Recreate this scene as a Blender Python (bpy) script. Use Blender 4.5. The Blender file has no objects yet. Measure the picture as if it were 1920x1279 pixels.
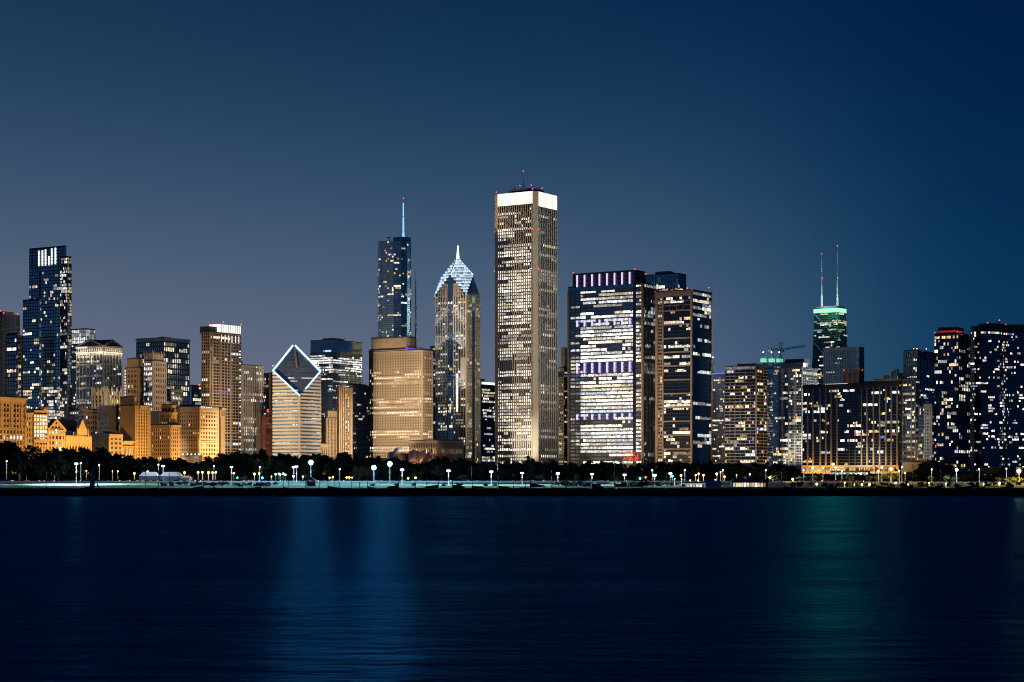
import bpy, math, random
from mathutils import Vector

# ------------------------------------------------------------------ camera, sky, light, exposure
SC = bpy.context.scene
COL = SC.collection
F, HY, CZ, GZ = 3600.0, 900.0, 7.0, 6.0        # focal length in photo pixels, horizon row, eye height, city ground level
TH = math.radians(32.0)                        # turn of the street grid against the view

cam_d = bpy.data.cameras.new('camera')
cam_d.sensor_width = 36.0
cam_d.lens = 36.0 * F / 1920.0
cam_d.shift_y = (HY - 639.5) / 1920.0
cam_d.clip_start, cam_d.clip_end = 1.0, 60000.0
cam = bpy.data.objects.new('camera', cam_d)
cam.location = (0, 0, CZ)
cam.rotation_euler = (math.radians(90), 0, 0)
COL.objects.link(cam)
SC.camera = cam

W = bpy.data.worlds.new("World")
SC.world = W
W.use_nodes = True
wt = W.node_tree
for n_ in list(wt.nodes):
    wt.nodes.remove(n_)


def WN(kind, **kw):
    n = wt.nodes.new(kind)
    for k, v in kw.items():
        setattr(n, k, v)
    return n


def wmath(op, a, b=None):
    n = WN('ShaderNodeMath', operation=op)
    for i, v in enumerate((a, b)):
        if v is None:
            continue
        if isinstance(v, (int, float)):
            n.inputs[i].default_value = v
        else:
            wt.links.new(v, n.inputs[i])
    return n.outputs[0]


tc = WN('ShaderNodeTexCoord')
sep = WN('ShaderNodeSeparateXYZ')
wt.links.new(tc.outputs['Generated'], sep.inputs[0])
el = wmath('MAXIMUM', sep.outputs[2], 0.0)
azi = wmath('ARCTAN2', sep.outputs[0], sep.outputs[1])     # 0 straight ahead, positive to the right
# the city's dome of light: red dies out low over the roofs, blue reaches high; it fades fast over the lake to the right
rt = wmath('MAXIMUM', wmath('ADD', azi, 0.05), 0.0)
lf = wmath('MINIMUM', wmath('ADD', azi, 0.05), 0.0)
left_fall = wmath('EXPONENT', wmath('MULTIPLY', wmath('POWER', wmath('ABSOLUTE', wmath('MULTIPLY', lf, 1 / 1.4)), 2.0), -1.0))


def dome(right_s, height_s, floor):
    r = wmath('EXPONENT', wmath('MULTIPLY', wmath('POWER', wmath('MULTIPLY', rt, 1 / right_s), 4.0), -1.0))
    h = wmath('EXPONENT', wmath('MULTIPLY', wmath('POWER', wmath('MULTIPLY', el, 1 / height_s), 2.0), -1.0))
    a = wmath('ADD', wmath('MULTIPLY', wmath('MULTIPLY', r, left_fall), 1.0 - floor), floor)      # a weaker belt runs right round the horizon
    return wmath('MULTIPLY', a, h)


d2 = wmath('MULTIPLY', wmath('ADD', azi, 0.60), 1 / 0.45)
d2 = wmath('MULTIPLY', d2, d2)
dome2 = wmath('MULTIPLY', wmath('EXPONENT', wmath('MULTIPLY', d2, -1.0)), wmath('EXPONENT', wmath('MULTIPLY', el, -1 / 0.6)))


def scaled(col, fac):
    n = WN('ShaderNodeVectorMath', operation='SCALE')
    n.inputs[0].default_value = col
    wt.links.new(fac, n.inputs['Scale'])
    return n.outputs[0]


def vadd(a, b):
    n = WN('ShaderNodeVectorMath', operation='ADD')
    for i, v in enumerate((a, b)):
        if isinstance(v, tuple):
            n.inputs[i].default_value = v
        else:
            wt.links.new(v, n.inputs[i])
    return n.outputs[0]


d3 = wmath('MULTIPLY', wmath('ADD', azi, 0.32), 1 / 0.28)
e3 = wmath('MULTIPLY', el, 1 / 0.15)
dome3 = wmath('MULTIPLY', wmath('EXPONENT', wmath('MULTIPLY', wmath('MULTIPLY', d3, d3), -1.0)), wmath('EXPONENT', wmath('MULTIPLY', wmath('MULTIPLY', e3, e3), -1.0)))
sky_col = vadd(vadd(vadd((0.0002, 0.0090, 0.0500), scaled((0.018, 0.042, 0.050), dome2)), scaled((0.042, 0.012, 0.0), dome3)),
               vadd(vadd(scaled((0.128, 0, 0), dome(0.20, 0.118, 0.03)), scaled((0, 0.150, 0), dome(0.225, 0.158, 0.24))), scaled((0, 0, 0.195), dome(0.235, 0.175, 0.32))))
bg = WN('ShaderNodeBackground')
wt.links.new(sky_col, bg.inputs['Color'])
bg.inputs['Strength'].default_value = 0.93
nish = WN('ShaderNodeTexSky', sky_type='NISHITA')
nish.sun_disc = False
nish.sun_elevation = math.radians(-7.0)
nish.sun_rotation = math.radians(-60.0)
bg2 = WN('ShaderNodeBackground')
wt.links.new(nish.outputs[0], bg2.inputs['Color'])
bg2.inputs['Strength'].default_value = 0.01
ads = WN('ShaderNodeAddShader')
wt.links.new(bg.outputs[0], ads.inputs[0])
wt.links.new(bg2.outputs[0], ads.inputs[1])
wo = WN('ShaderNodeOutputWorld')
wt.links.new(ads.outputs[0], wo.inputs['Surface'])

SC.view_settings.view_transform = 'Standard'
SC.view_settings.look = 'None'
SC.view_settings.exposure = 0.0
SC.view_settings.gamma = 1.0
SC.view_settings.use_curve_mapping = False
SC.cycles.max_bounces = 4
SC.cycles.diffuse_bounces = 1
SC.cycles.glossy_bounces = 2
SC.cycles.transmission_bounces = 2
SC.cycles.volume_bounces = 0
SC.cycles.caustics_reflective = False
SC.cycles.caustics_refractive = False
SC.cycles.sample_clamp_indirect = 2.0
SC.cycles.use_denoising = True
SC.cycles.denoising_prefilter = 'ACCURATE'
SC.cycles.sample_clamp_direct = 6.0
SC.cycles.filter_width = 1.05
SC.cycles.use_light_tree = True

# ------------------------------------------------------------------ materials
MATS = {}


def new_mat(name):
    m = bpy.data.materials.new(name)
    m.use_nodes = True
    m.node_tree.nodes.clear()
    MATS[name] = m
    return m, m.node_tree.nodes, m.node_tree.links


def surf(name, base, rough=0.8, metal=0.0, var=0.18, scale=0.15, fine=0.0, ior=1.45):
    m, N, L = new_mat(name)
    o = N.new('ShaderNodeOutputMaterial')
    p = N.new('ShaderNodeBsdfPrincipled')
    p.inputs['Roughness'].default_value = rough
    p.inputs['Metallic'].default_value = metal
    p.inputs['IOR'].default_value = ior
    L.new(p.outputs[0], o.inputs[0])
    t = N.new('ShaderNodeTexCoord')
    nz = N.new('ShaderNodeTexNoise')
    nz.inputs['Scale'].default_value = scale
    nz.inputs['Detail'].default_value = 5.0
    L.new(t.outputs['Object'], nz.inputs['Vector'])
    mr = N.new('ShaderNodeMapRange')
    mr.inputs['From Min'].default_value = 0.25
    mr.inputs['From Max'].default_value = 0.75
    mr.inputs['To Min'].default_value = 1 - var
    mr.inputs['To Max'].default_value = 1 + var
    L.new(nz.outputs[0], mr.inputs[0])
    mx = N.new('ShaderNodeVectorMath')
    mx.operation = 'SCALE'
    mx.inputs[0].default_value = base
    L.new(mr.outputs[0], mx.inputs['Scale'])
    L.new(mx.outputs[0], p.inputs['Base Color'])
    return m


def emit(name, col, strength, sample=False):
    m, N, L = new_mat(name)
    o = N.new('ShaderNodeOutputMaterial')
    e = N.new('ShaderNodeEmission')
    e.inputs['Color'].default_value = (*col, 1)
    e.inputs['Strength'].default_value = strength
    L.new(e.outputs[0], o.inputs[0])
    if not sample:
        m.cycles.emission_sampling = 'NONE'
    return m


surf('tan_stone', (0.46, 0.36, 0.25))
surf('limestone', (0.46, 0.40, 0.30))
surf('marble', (0.58, 0.50, 0.40), 0.6, var=0.06)
surf('ochre_stone', (0.40, 0.31, 0.20))
surf('white_concrete', (0.55, 0.55, 0.53))
surf('grey_concrete', (0.26, 0.26, 0.26))
surf('dark_concrete', (0.09, 0.09, 0.095))
surf('brown_panel', (0.15, 0.10, 0.075))
surf('red_brick', (0.22, 0.075, 0.05))
surf('dark_metal', (0.035, 0.04, 0.05), 0.5, 0.3)
surf('steel', (0.45, 0.47, 0.5), 0.35, 0.8)
surf('grey_metal', (0.18, 0.19, 0.2), 0.5, 0.5)
surf('slate_roof', (0.03, 0.045, 0.065), 0.6)
surf('rooftop', (0.10, 0.10, 0.105), 0.9)
surf('glass_dark', (0.30, 0.48, 0.60), 0.10, 0.9, var=0.35, scale=0.25)
surf('glass_blue', (0.42, 0.60, 0.72), 0.08, 0.92, var=0.35, scale=0.25)
surf('glass_soft', (0.40, 0.58, 0.70), 0.28, 0.9, var=0.35, scale=0.25)
surf('glass_black', (0.065, 0.115, 0.18), 0.12, 0.85, var=0.4, scale=0.25)
surf('glass_warm', (0.03, 0.03, 0.035), 0.15, 0.3, var=0.4, scale=0.3)
surf('grass', (0.040, 0.17, 0.045), 0.95, var=0.35, scale=0.05)
surf('earth', (0.07, 0.065, 0.055), 0.95, var=0.3, scale=0.02)
surf('asphalt', (0.09, 0.09, 0.09), 0.8, var=0.25, scale=0.1)
surf('concrete_paving', (0.50, 0.50, 0.48), 0.85, var=0.2, scale=0.15)
surf('dark_stone', (0.018, 0.018, 0.02), 0.75, var=0.5, scale=0.4)  # near-black stone tone of the breakwater
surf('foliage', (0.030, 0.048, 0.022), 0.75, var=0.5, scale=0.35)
surf('foliage_lamplit', (0.075, 0.115, 0.04), 0.75, var=0.5, scale=0.5)  # paler copy of the leaf colour, with lamplight put into it
surf('bark', (0.06, 0.045, 0.035), 0.9, var=0.3, scale=1.0)
surf('white_hull', (0.30, 0.30, 0.32), 0.35, var=0.1, scale=0.5)
surf('navy_canvas', (0.02, 0.03, 0.06), 0.8, var=0.3, scale=0.7)
surf('grey_canvas', (0.34, 0.37, 0.38), 0.85, var=0.2, scale=0.5)
surf('white_canvas', (0.24, 0.23, 0.27), 0.8, var=0.1, scale=0.4)
surf('car_dark', (0.03, 0.03, 0.035), 0.3, 0.2, var=0.1)
surf('car_silver', (0.4, 0.4, 0.42), 0.3, 0.6, var=0.1)
surf('car_red', (0.25, 0.02, 0.02), 0.3, 0.2, var=0.1)
surf('rubber', (0.02, 0.02, 0.02), 0.9)
surf('pole_white', (0.6, 0.6, 0.6), 0.5)

emit('lamp_white', (0.80, 0.93, 1.0), 30.0)
emit('lamp_flood', (0.72, 0.92, 1.0), 60.0)
emit('lamp_orange', (1.0, 0.50, 0.12), 22.0)
emit('beacon_red', (1.0, 0.03, 0.03), 9.0)
emit('head_light', (1.0, 0.95, 0.88), 10.0)
emit('tail_light', (1.0, 0.05, 0.03), 4.0)
emit('signal_green', (0.05, 1.0, 0.75), 12.0)
emit('signal_red', (1.0, 0.08, 0.03), 10.0)
emit('signal_amber', (1.0, 0.8, 0.1), 10.0)
emit('tube_white', (0.72, 0.86, 1.0), 2.2)
emit('tube_edge', (0.52, 0.74, 1.0), 1.7)
emit('tube_violet', (0.55, 0.42, 1.0), 1.7)
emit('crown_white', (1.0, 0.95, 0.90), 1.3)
emit('crown_warm', (1.0, 0.90, 0.72), 1.15)
emit('crown_blaze', (1.0, 0.93, 0.80), 1.9)
emit('crown_green', (0.32, 1.2, 0.55), 1.45)
emit('lantern_green', (0.25, 0.95, 0.66), 0.9)
emit('strip_red', (1.0, 0.03, 0.05), 0.45)
emit('strip_blue', (0.12, 0.10, 1.0), 1.6)
emit('spire_blue', (0.25, 0.50, 1.0), 1.5)
emit('sign_cyan', (0.45, 0.85, 1.0), 1.2)
emit('sign_pale', (0.75, 0.85, 1.0), 1.2)
emit('glow_red', (1.0, 0.06, 0.03), 2.0)  # for a red sign, and for a red reflection drawn as glowing bars
emit('glow_amber', (1.0, 0.62, 0.25), 1.0)

# lit window: every pane carries the colour of the lamps behind it; fittings and furniture break it up
m_, N_, L_ = new_mat('lit_pane')
o_ = N_.new('ShaderNodeOutputMaterial')
e_ = N_.new('ShaderNodeEmission')
a_ = N_.new('ShaderNodeAttribute')
a_.attribute_name = 'glow'
t_ = N_.new('ShaderNodeTexCoord')
z_ = N_.new('ShaderNodeTexNoise')
z_.inputs['Scale'].default_value = 0.45
z_.inputs['Detail'].default_value = 4.0
L_.new(t_.outputs['Object'], z_.inputs['Vector'])
r_ = N_.new('ShaderNodeMapRange')
r_.inputs['From Min'].default_value = 0.3
r_.inputs['From Max'].default_value = 0.7
r_.inputs['To Min'].default_value = 0.5
r_.inputs['To Max'].default_value = 1.8
L_.new(z_.outputs[0], r_.inputs[0])
L_.new(a_.outputs['Color'], e_.inputs['Color'])
L_.new(r_.outputs[0], e_.inputs['Strength'])
L_.new(e_.outputs[0], o_.inputs[0])
m_.cycles.emission_sampling = 'NONE'

# night water: long wind ripples, short chop
m_, N_, L_ = new_mat('lake_water')
o_ = N_.new('ShaderNodeOutputMaterial')
d_ = N_.new('ShaderNodeBsdfDiffuse')                      # depth of the lake
d_.inputs['Color'].default_value = (0.0006, 0.010, 0.055, 1)
p_ = N_.new('ShaderNodeBsdfAnisotropic')                  # wind-roughened skin; only part of the facets mirror the shore
p_.inputs['Color'].default_value = (0.10, 0.52, 1.0, 1)
p_.inputs['Roughness'].default_value = 0.40
fr_ = N_.new('ShaderNodeFresnel')
fr_.inputs['IOR'].default_value = 1.33
fm_ = N_.new('ShaderNodeMath')
fm_.operation = 'MULTIPLY'
fm_.inputs[1].default_value = 0.25
L_.new(fr_.outputs[0], fm_.inputs[0])
mx_ = N_.new('ShaderNodeMixShader')
L_.new(fm_.outputs[0], mx_.inputs[0])
L_.new(d_.outputs[0], mx_.inputs[1])
L_.new(p_.outputs[0], mx_.inputs[2])
L_.new(mx_.outputs[0], o_.inputs[0])
t_ = N_.new('ShaderNodeTexCoord')
prev = None
for sx, sy, sc_, dist, det in ((0.8, 1.7, 1.1, 0.07, 4.0), (0.28, 0.7, 0.6, 0.20, 3.0), (0.07, 0.16, 0.4, 0.35, 2.0)):
    mp = N_.new('ShaderNodeMapping')
    mp.inputs['Scale'].default_value = (sx, sy, 1)
    L_.new(t_.outputs['Object'], mp.inputs['Vector'])
    nz = N_.new('ShaderNodeTexNoise')
    nz.inputs['Scale'].default_value = sc_
    nz.inputs['Detail'].default_value = det
    L_.new(mp.outputs[0], nz.inputs['Vector'])
    bp = N_.new('ShaderNodeBump')
    bp.inputs['Strength'].default_value = 0.8
    bp.inputs['Distance'].default_value = dist
    L_.new(nz.outputs[0], bp.inputs['Height'])
    if prev:
        L_.new(prev, bp.inputs['Normal'])
    prev = bp.outputs[0]
L_.new(prev, p_.inputs['Normal'])
mp = N_.new('ShaderNodeMapping')                          # wind lanes: smoother and rougher patches
mp.inputs['Scale'].default_value = (0.020, 0.045, 1)
L_.new(t_.outputs['Object'], mp.inputs['Vector'])
nz = N_.new('ShaderNodeTexNoise')
nz.inputs['Scale'].default_value = 1.0
nz.inputs['Detail'].default_value = 5.0
nz.inputs['Roughness'].default_value = 0.65
L_.new(mp.outputs[0], nz.inputs['Vector'])
mr = N_.new('ShaderNodeMapRange')
mr.inputs['From Min'].default_value = 0.3
mr.inputs['From Max'].default_value = 0.7
mr.inputs['To Min'].default_value = 0.34
mr.inputs['To Max'].default_value = 0.50
L_.new(nz.outputs[0], mr.inputs[0])
L_.new(mr.outputs[0], p_.inputs['Roughness'])
L_.new(prev, fr_.inputs['Normal'])


# ------------------------------------------------------------------ helpers
def xpx(px, Y):
    return (px - 960.0) / F * Y


def zpx(py, Y):
    return CZ + (HY - py) / F * Y


class MB:
    """collects faces; build() links them as one mesh object"""
    def __init__(s):
        s.v, s.f, s.c = [], [], []

    def quad(s, a, b, c, d, col=None):
        i = len(s.v)
        s.v += [a, b, c, d]
        s.f.append((i, i + 1, i + 2, i + 3))
        s.c.append(col)

    def poly(s, pts, col=None):
        i = len(s.v)
        s.v += list(pts)
        s.f.append(tuple(range(i, i + len(pts))))
        s.c.append(col)

    def hexa(s, p):
        """8 points: bottom ring 0-3 counter-clockwise seen from above, top ring 4-7"""
        i = len(s.v)
        s.v += list(p)
        for q in ((3, 2, 1, 0), (4, 5, 6, 7), (0, 1, 5, 4), (1, 2, 6, 5), (2, 3, 7, 6), (3, 0, 4, 7)):
            s.f.append(tuple(i + k for k in q))
            s.c.append(None)

    def box(s, x0, x1, y0, y1, z0, z1):
        s.hexa([(x0, y0, z0), (x1, y0, z0), (x1, y1, z0), (x0, y1, z0), (x0, y0, z1), (x1, y0, z1), (x1, y1, z1), (x0, y1, z1)])

    def obox(s, P, u, n, s0, s1, z0, z1, n0, n1):
        """box in a facade's own frame: along u, up, outward n"""
        def q(a, z, d):
            return (P[0] + u[0] * a + n[0] * d, P[1] + u[1] * a + n[1] * d, z)
        s.hexa([q(s0, z0, n1), q(s1, z0, n1), q(s1, z0, n0), q(s0, z0, n0), q(s0, z1, n1), q(s1, z1, n1), q(s1, z1, n0), q(s0, z1, n0)])

    def prism(s, poly, z0, z1, top=None):
        """poly counter-clockwise from above; top may give each corner its own height"""
        n = len(poly)
        i = len(s.v)
        tz = top or [z1] * n
        s.v += [(p[0], p[1], z0) for p in poly] + [(p[0], p[1], t) for p, t in zip(poly, tz)]
        for k in range(n):
            j = (k + 1) % n
            s.f.append((i + k, i + j, i + n + j, i + n + k))
            s.c.append(None)
        s.f.append(tuple(i + n + k for k in range(n)))
        s.c.append(None)
        s.f.append(tuple(i + k for k in reversed(range(n))))
        s.c.append(None)

    def tube(s, a, b, r0, r1=None, n=6):
        r1 = r0 if r1 is None else r1
        a, b = Vector(a), Vector(b)
        d = (b - a).normalized()
        x = d.orthogonal().normalized()
        y = d.cross(x)
        i = len(s.v)
        for (p, r) in ((a, r0), (b, r1)):
            for k in range(n):
                t = 2 * math.pi * k / n
                s.v.append(tuple(p + x * (r * math.cos(t)) + y * (r * math.sin(t))))
        for k in range(n):
            j = (k + 1) % n
            s.f.append((i + k, i + j, i + n + j, i + n + k))
            s.c.append(None)
        s.f.append(tuple(i + n + k for k in range(n)))
        s.c.append(None)
        s.f.append(tuple(i + k for k in reversed(range(n))))
        s.c.append(None)

    def ball(s, c, r, n=8, m=5, sz=1.0):
        i = len(s.v)
        for a in range(m + 1):
            t = math.pi * a / m
            for k in range(n):
                u = 2 * math.pi * k / n
                s.v.append((c[0] + r * math.sin(t) * math.cos(u), c[1] + r * math.sin(t) * math.sin(u), c[2] - sz * r * math.cos(t)))
        for a in range(m):
            for k in range(n):
                j = (k + 1) % n
                s.f.append((i + a * n + k, i + a * n + j, i + (a + 1) * n + j, i + (a + 1) * n + k))
                s.c.append(None)

    def mesh(s, name, mat):
        me = bpy.data.meshes.new(name)
        me.from_pydata(s.v, [], s.f)
        if any(c is not None for c in s.c):
            at = me.attributes.new('glow', 'FLOAT_COLOR', 'FACE')
            flat = []
            for c in s.c:
                c = c or (0, 0, 0)
                flat += [c[0], c[1], c[2], 1.0]
            at.data.foreach_set('color', flat)
        me.materials.append(MATS[mat])
        return me

    def build(s, name, mat, parent=None, kind=None, loc=(0, 0, 0)):
        return link(name, s.mesh(name, mat), parent, kind, loc)


def link(name, me, parent=None, kind=None, loc=(0, 0, 0)):
    o = bpy.data.objects.new(name, me)
    COL.objects.link(o)
    o.location = loc
    if parent is not None:
        o.parent = parent
    if kind:
        o['kind'] = kind
    return o


def tag(o, label=None, cat=None, group=None, kind=None):
    for k, v in (('label', label), ('category', cat), ('group', group), ('kind', kind)):
        if v:
            o[k] = v
    return o


def thing(name, label, cat, loc, group=None, rz=0.0):
    o = bpy.data.objects.new(name, None)
    COL.objects.link(o)
    o.location = loc
    o.rotation_euler = (0, 0, rz)
    return tag(o, label, cat, group)


def copy_tree(o, parent=None):
    c = o.copy()
    COL.objects.link(c)
    c.parent = parent
    for ch in KIDS.get(o.name, []):
        k = ch.copy()
        COL.objects.link(k)
        k.parent = c
        for g in KIDS.get(ch.name, []):
            d = g.copy()
            COL.objects.link(d)
            d.parent = k
    return c


KIDS = {}
FLK = 0.8


def remember(root):
    """note a prototype's parts so that copies can be made in a loop"""
    for o in COL.objects:
        if o.parent is not None and (o.parent == root or o.parent.parent == root):
            KIDS.setdefault(o.parent.name, []).append(o)


def spot(loc, aim, E, col, deg, rad=3.0, blend=0.9):
    d = (Vector(aim) - Vector(loc))
    l = bpy.data.lights.new('floodlight', 'SPOT')
    l.energy = E * FLK * 4 * math.pi * d.length_squared
    l.color = col
    l.spot_size = math.radians(deg)
    l.spot_blend = blend
    l.shadow_soft_size = rad
    o = bpy.data.objects.new('floodlight', l)
    COL.objects.link(o)
    o.location = loc
    o.rotation_euler = d.to_track_quat('-Z', 'Y').to_euler()
    return o


def point(loc, power, col, rad=0.4):
    l = bpy.data.lights.new('lamp_light', 'POINT')
    l.energy = power
    l.color = col
    l.shadow_soft_size = rad
    o = bpy.data.objects.new('lamp_light', l)
    COL.objects.link(o)
    o.location = loc
    return o


# ------------------------------------------------------------------ buildings
WW, CW, AM, BL, RD, WH = (1.0, 0.86, 0.62), (0.80, 0.93, 1.0), (1.0, 0.66, 0.28), (0.22, 0.32, 1.0), (1.0, 0.12, 0.1), (1.0, 0.96, 0.88)
RESID = [(5, WW), (2.5, AM), (2, WH), (1.2, CW), (0.5, BL), (0.15, RD)]
OFFICE = [(5, WH), (3, WW), (3, CW)]
WARM = [(6, WW), (2, WH), (1.5, AM)]
COOL = [(4, CW), (4, WH), (1, WW)]
uL = (-math.cos(TH), math.sin(TH))
uR = (math.sin(TH), math.cos(TH))
LAND = []          # (from px, to px, short name) for labels of what stands before it


def lit(p_row=0.0, p_in=0.7, p_bg=0.1, pal=OFFICE, s=(0.35, 1.3), rows=(), run=2):
    return dict(p_row=p_row, p_in=p_in, p_bg=p_bg, pal=pal, s=s, rows=rows, run=run)


def pick(rng, pal):
    t = rng.random() * sum(w for w, _ in pal)
    for w, c in pal:
        t -= w
        if t <= 0:
            return c
    return pal[-1][1]


class Bld:
    def __init__(s, name, label, lx, cx, rx, top, Y, short=None, cat='building', body='glass_dark', seed=None, z0=None, parent=None):
        s.Y = Y
        X = xpx(cx, Y)
        kl, kr = (lx - 960) / F, (rx - 960) / F
        s.WL = max(2.0, (X - kl * Y) / (math.cos(TH) + kl * math.sin(TH)))
        s.WR = max(2.0, (kr * Y - X) / (math.sin(TH) - kr * math.cos(TH)))
        s.rng = random.Random(seed if seed is not None else int(cx * 7 + top))
        s.own = parent is None
        if parent is None:
            s.root = thing(name, label, cat, (X, Y, GZ))
            s.o = (X, Y)
            s.off = (0.0, 0.0)
            if short:
                LAND.append((lx, rx, short))
        else:
            s.root = parent.root
            s.o = parent.o
            s.off = (X - s.o[0], Y - s.o[1])
        cx_, cy_ = s.off
        s.C = (cx_, cy_)
        s.A = (cx_ + uL[0] * s.WL, cy_ + uL[1] * s.WL)
        s.B = (cx_ + uR[0] * s.WR, cy_ + uR[1] * s.WR)
        s.D = (s.A[0] + uR[0] * s.WR, s.A[1] + uR[1] * s.WR)
        s.z0 = 0.0 if z0 is None else z0
        s.z1 = s.h(top)
        s.single = 0
        s.panes = MB()
        if body:
            m = MB()
            m.prism([s.A, s.C, s.B, s.D], s.z0, s.z1)
            s.body = m.build('body' if parent is None else 'block', body, s.root)
            r = MB()
            e = 0.5
            r.prism([(p[0], p[1]) for p in (s.A, s.C, s.B, s.D)], s.z1 + 0.004, s.z1 + 1.1)
            r.build('roof', 'rooftop', s.root)

    def h(s, py):
        return zpx(py, s.Y) - GZ

    def m(s, px):
        return px * s.Y / F

    def edge(s, face):
        if face == 'L':
            return s.A, s.C
        if face == 'R':
            return s.C, s.B
        return face

    def frame(s, face):
        P, Q = s.edge(face)
        dx, dy = Q[0] - P[0], Q[1] - P[1]
        w = math.hypot(dx, dy)
        u = (dx / w, dy / w)
        return P, u, (u[1], -u[0]), w

    def fac(s, face, nb, nf, top=None, bot=None, pw=0.25, pd=0.45, pe=1, sh=0.35, sd=0.35, wall='grey_concrete', band=None, lt=None,
            off=0.0, piers=True, bands=True, sub=1, a0=0.0, a1=1.0, pname='pier', bname='spandrel', edge=True, cap=240):
        """piers and floor bands stand proud of the glass; lit panes are set behind them"""
        P, u, n, w = s.frame(face)
        P = (P[0] + u[0] * w * a0, P[1] + u[1] * w * a0)
        w *= (a1 - a0)
        zt = s.z1 if top is None else s.h(top)
        zb = s.h(886) if bot is None else s.h(bot)
        zb = max(zb, s.z0)
        fh = (zt - zb) / nf
        bw = w / nb
        fore = abs(u[0])
        wl = P[0] + s.o[0]
        pxm = F / s.Y * max(0.15, abs(u[0] - u[1] * (s.o[0] + P[0]) / s.Y))
        if piers and pw > 0:
            k = MB()
            pwid = bw * pw
            k.obox(P, u, n, -pwid / 2, pwid / 2, zb, zt, off, off + pd)
            me = k.mesh(pname, wall)
            for i in range(0, nb + 1, pe):
                if not edge and i in (0, nb):
                    continue
                sft = min(max(i * bw, pwid / 2), w - pwid / 2)
                link(pname, me, s.root, None, (u[0] * sft, u[1] * sft, 0))
        if bands and sh > 0:
            k = MB()
            k.obox(P, u, n, 0.02, w - 0.02, 0, fh * sh, off, off + sd)
            me = k.mesh(bname, band or wall)
            for f in range(nf + 1):
                z = zb + f * fh - fh * sh / 2
                if f == nf:
                    z = zt - fh * sh
                link(bname, me, s.root, None, (0, 0, z))
        if lt:
            s.light(P, u, n, w, zb, fh, nf, bw, nb, pw if piers else 0.04, pe if piers else 10 ** 6, sh if bands else 0.12, lt, off, pxm, sub, cap)

    def light(s, P, u, n, w, zb, fh, nf, bw, nb, pw, pe, sh, lt, off, pxm, sub, cap):
        rng = s.rng
        d = off + 0.08

        def q(a, z):
            return (P[0] + u[0] * a + n[0] * d, P[1] + u[1] * a + n[1] * d, z)
        for f in range(nf):
            za = zb + f * fh + fh * sh * 0.5
            zz = zb + (f + 1) * fh - fh * sh * 0.5
            yc = HY - ((za + zz) / 2 + GZ - CZ) * F / s.Y
            fill = None
            gain = 1.0
            full = False
            for r in lt['rows']:
                if r[0] <= yc < r[1]:
                    fill, gain = r[2], r[3]
                    break
            if fill is None:
                fill = lt['p_in'] * (0.5 + rng.random()) if rng.random() < lt['p_row'] else lt['p_bg'] * (0.3 + 1.4 * rng.random())
            row_c = pick(rng, lt['pal'])
            i = 0
            cells = [None] * nb
            while i < nb:
                L = max(1, int(rng.expovariate(1.0 / lt['run']) + 0.5))
                if rng.random() < fill:
                    c = row_c if (fill > 0.45 and rng.random() < 0.8) else pick(rng, lt['pal'])
                    g = gain * (lt['s'][0] * .6 + (lt['s'][1] * 1.15 - lt['s'][0] * .6) * rng.random() ** 1.5)
                    for k in range(i, min(nb, i + L)):
                        cells[k] = (c, g)
                i += L
            # runs between piers
            i = 0
            while i < nb:
                if cells[i] is None:
                    i += 1
                    continue
                j = i
                mb = MB()
                while j < nb and cells[j] is not None and (j == i or j % pe != 0):
                    c, g = cells[j]
                    lo = j * bw + (bw * pw / 2 if j % pe == 0 else 0.04)
                    hi = (j + 1) * bw - (bw * pw / 2 if (j + 1) % pe == 0 else 0.04)
                    for t in range(sub):
                        a, b = lo + (hi - lo) * t / sub, lo + (hi - lo) * (t + 1) / sub
                        gg = g * (0.68 + 0.58 * rng.random())
                        zt = zz if rng.random() < 0.75 else za + (zz - za) * (0.55 + 0.4 * rng.random())
                        mb.quad(q(a, za), q(b - 0.03, za), q(b - 0.03, zt), q(a, zt), (c[0] * gg, c[1] * gg, c[2] * gg))
                    j += 1
                if (j - i) * bw * pxm >= 7.0 and s.single < cap:
                    s.single += 1
                    mb.build('window', 'lit_pane', s.root)
                else:
                    k = len(s.panes.v)
                    s.panes.v += mb.v
                    s.panes.f += [tuple(x + k for x in f_) for f_ in mb.f]
                    s.panes.c += mb.c
                i = j

    def ring(s, poly, nf, zb, zt, sh=0.3, sd=0.3, wall='grey_concrete', lt=None, nb=1, cap=200, bname='spandrel'):
        """floor bands right round a polygonal tower, lit panes on the edges that face the lake"""
        n = len(poly)
        cx_ = sum(p[0] for p in poly) / n
        cy_ = sum(p[1] for p in poly) / n

        def out(d):
            r = []
            for p in poly:
                l = math.hypot(p[0] - cx_, p[1] - cy_)
                r.append((p[0] + (p[0] - cx_) / l * d, p[1] + (p[1] - cy_) / l * d))
            return r
        fh = (zt - zb) / nf
        k = MB()
        k.prism(out(sd), 0, fh * sh)
        me = k.mesh(bname, wall)
        for f in range(nf + 1):
            link(bname, me, s.root, None, (0, 0, zb + f * fh - fh * sh / 2))
        if lt:
            for k in range(n):
                P, Q = poly[k], poly[(k + 1) % n]
                dx, dy = Q[0] - P[0], Q[1] - P[1]
                w = math.hypot(dx, dy)
                u = (dx / w, dy / w)
                nn = (u[1], -u[0])
                if nn[1] > -0.05 or w < 0.5:
                    continue
                s.light(P, u, nn, w, zb, fh, nf, w / nb, nb, 0.04, 10 ** 6, sh, lt, 0.0, F / s.Y * abs(u[0]), 2, cap)

    def block(s, lx, cx, rx, top, base, Y=None, body='grey_concrete'):
        """a further block of the same building; base is the row its foot stands on"""
        return Bld(None, None, lx, cx, rx, top, Y or s.Y, body=body, parent=s, z0=s.h(base) if base else 0.0)

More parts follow.
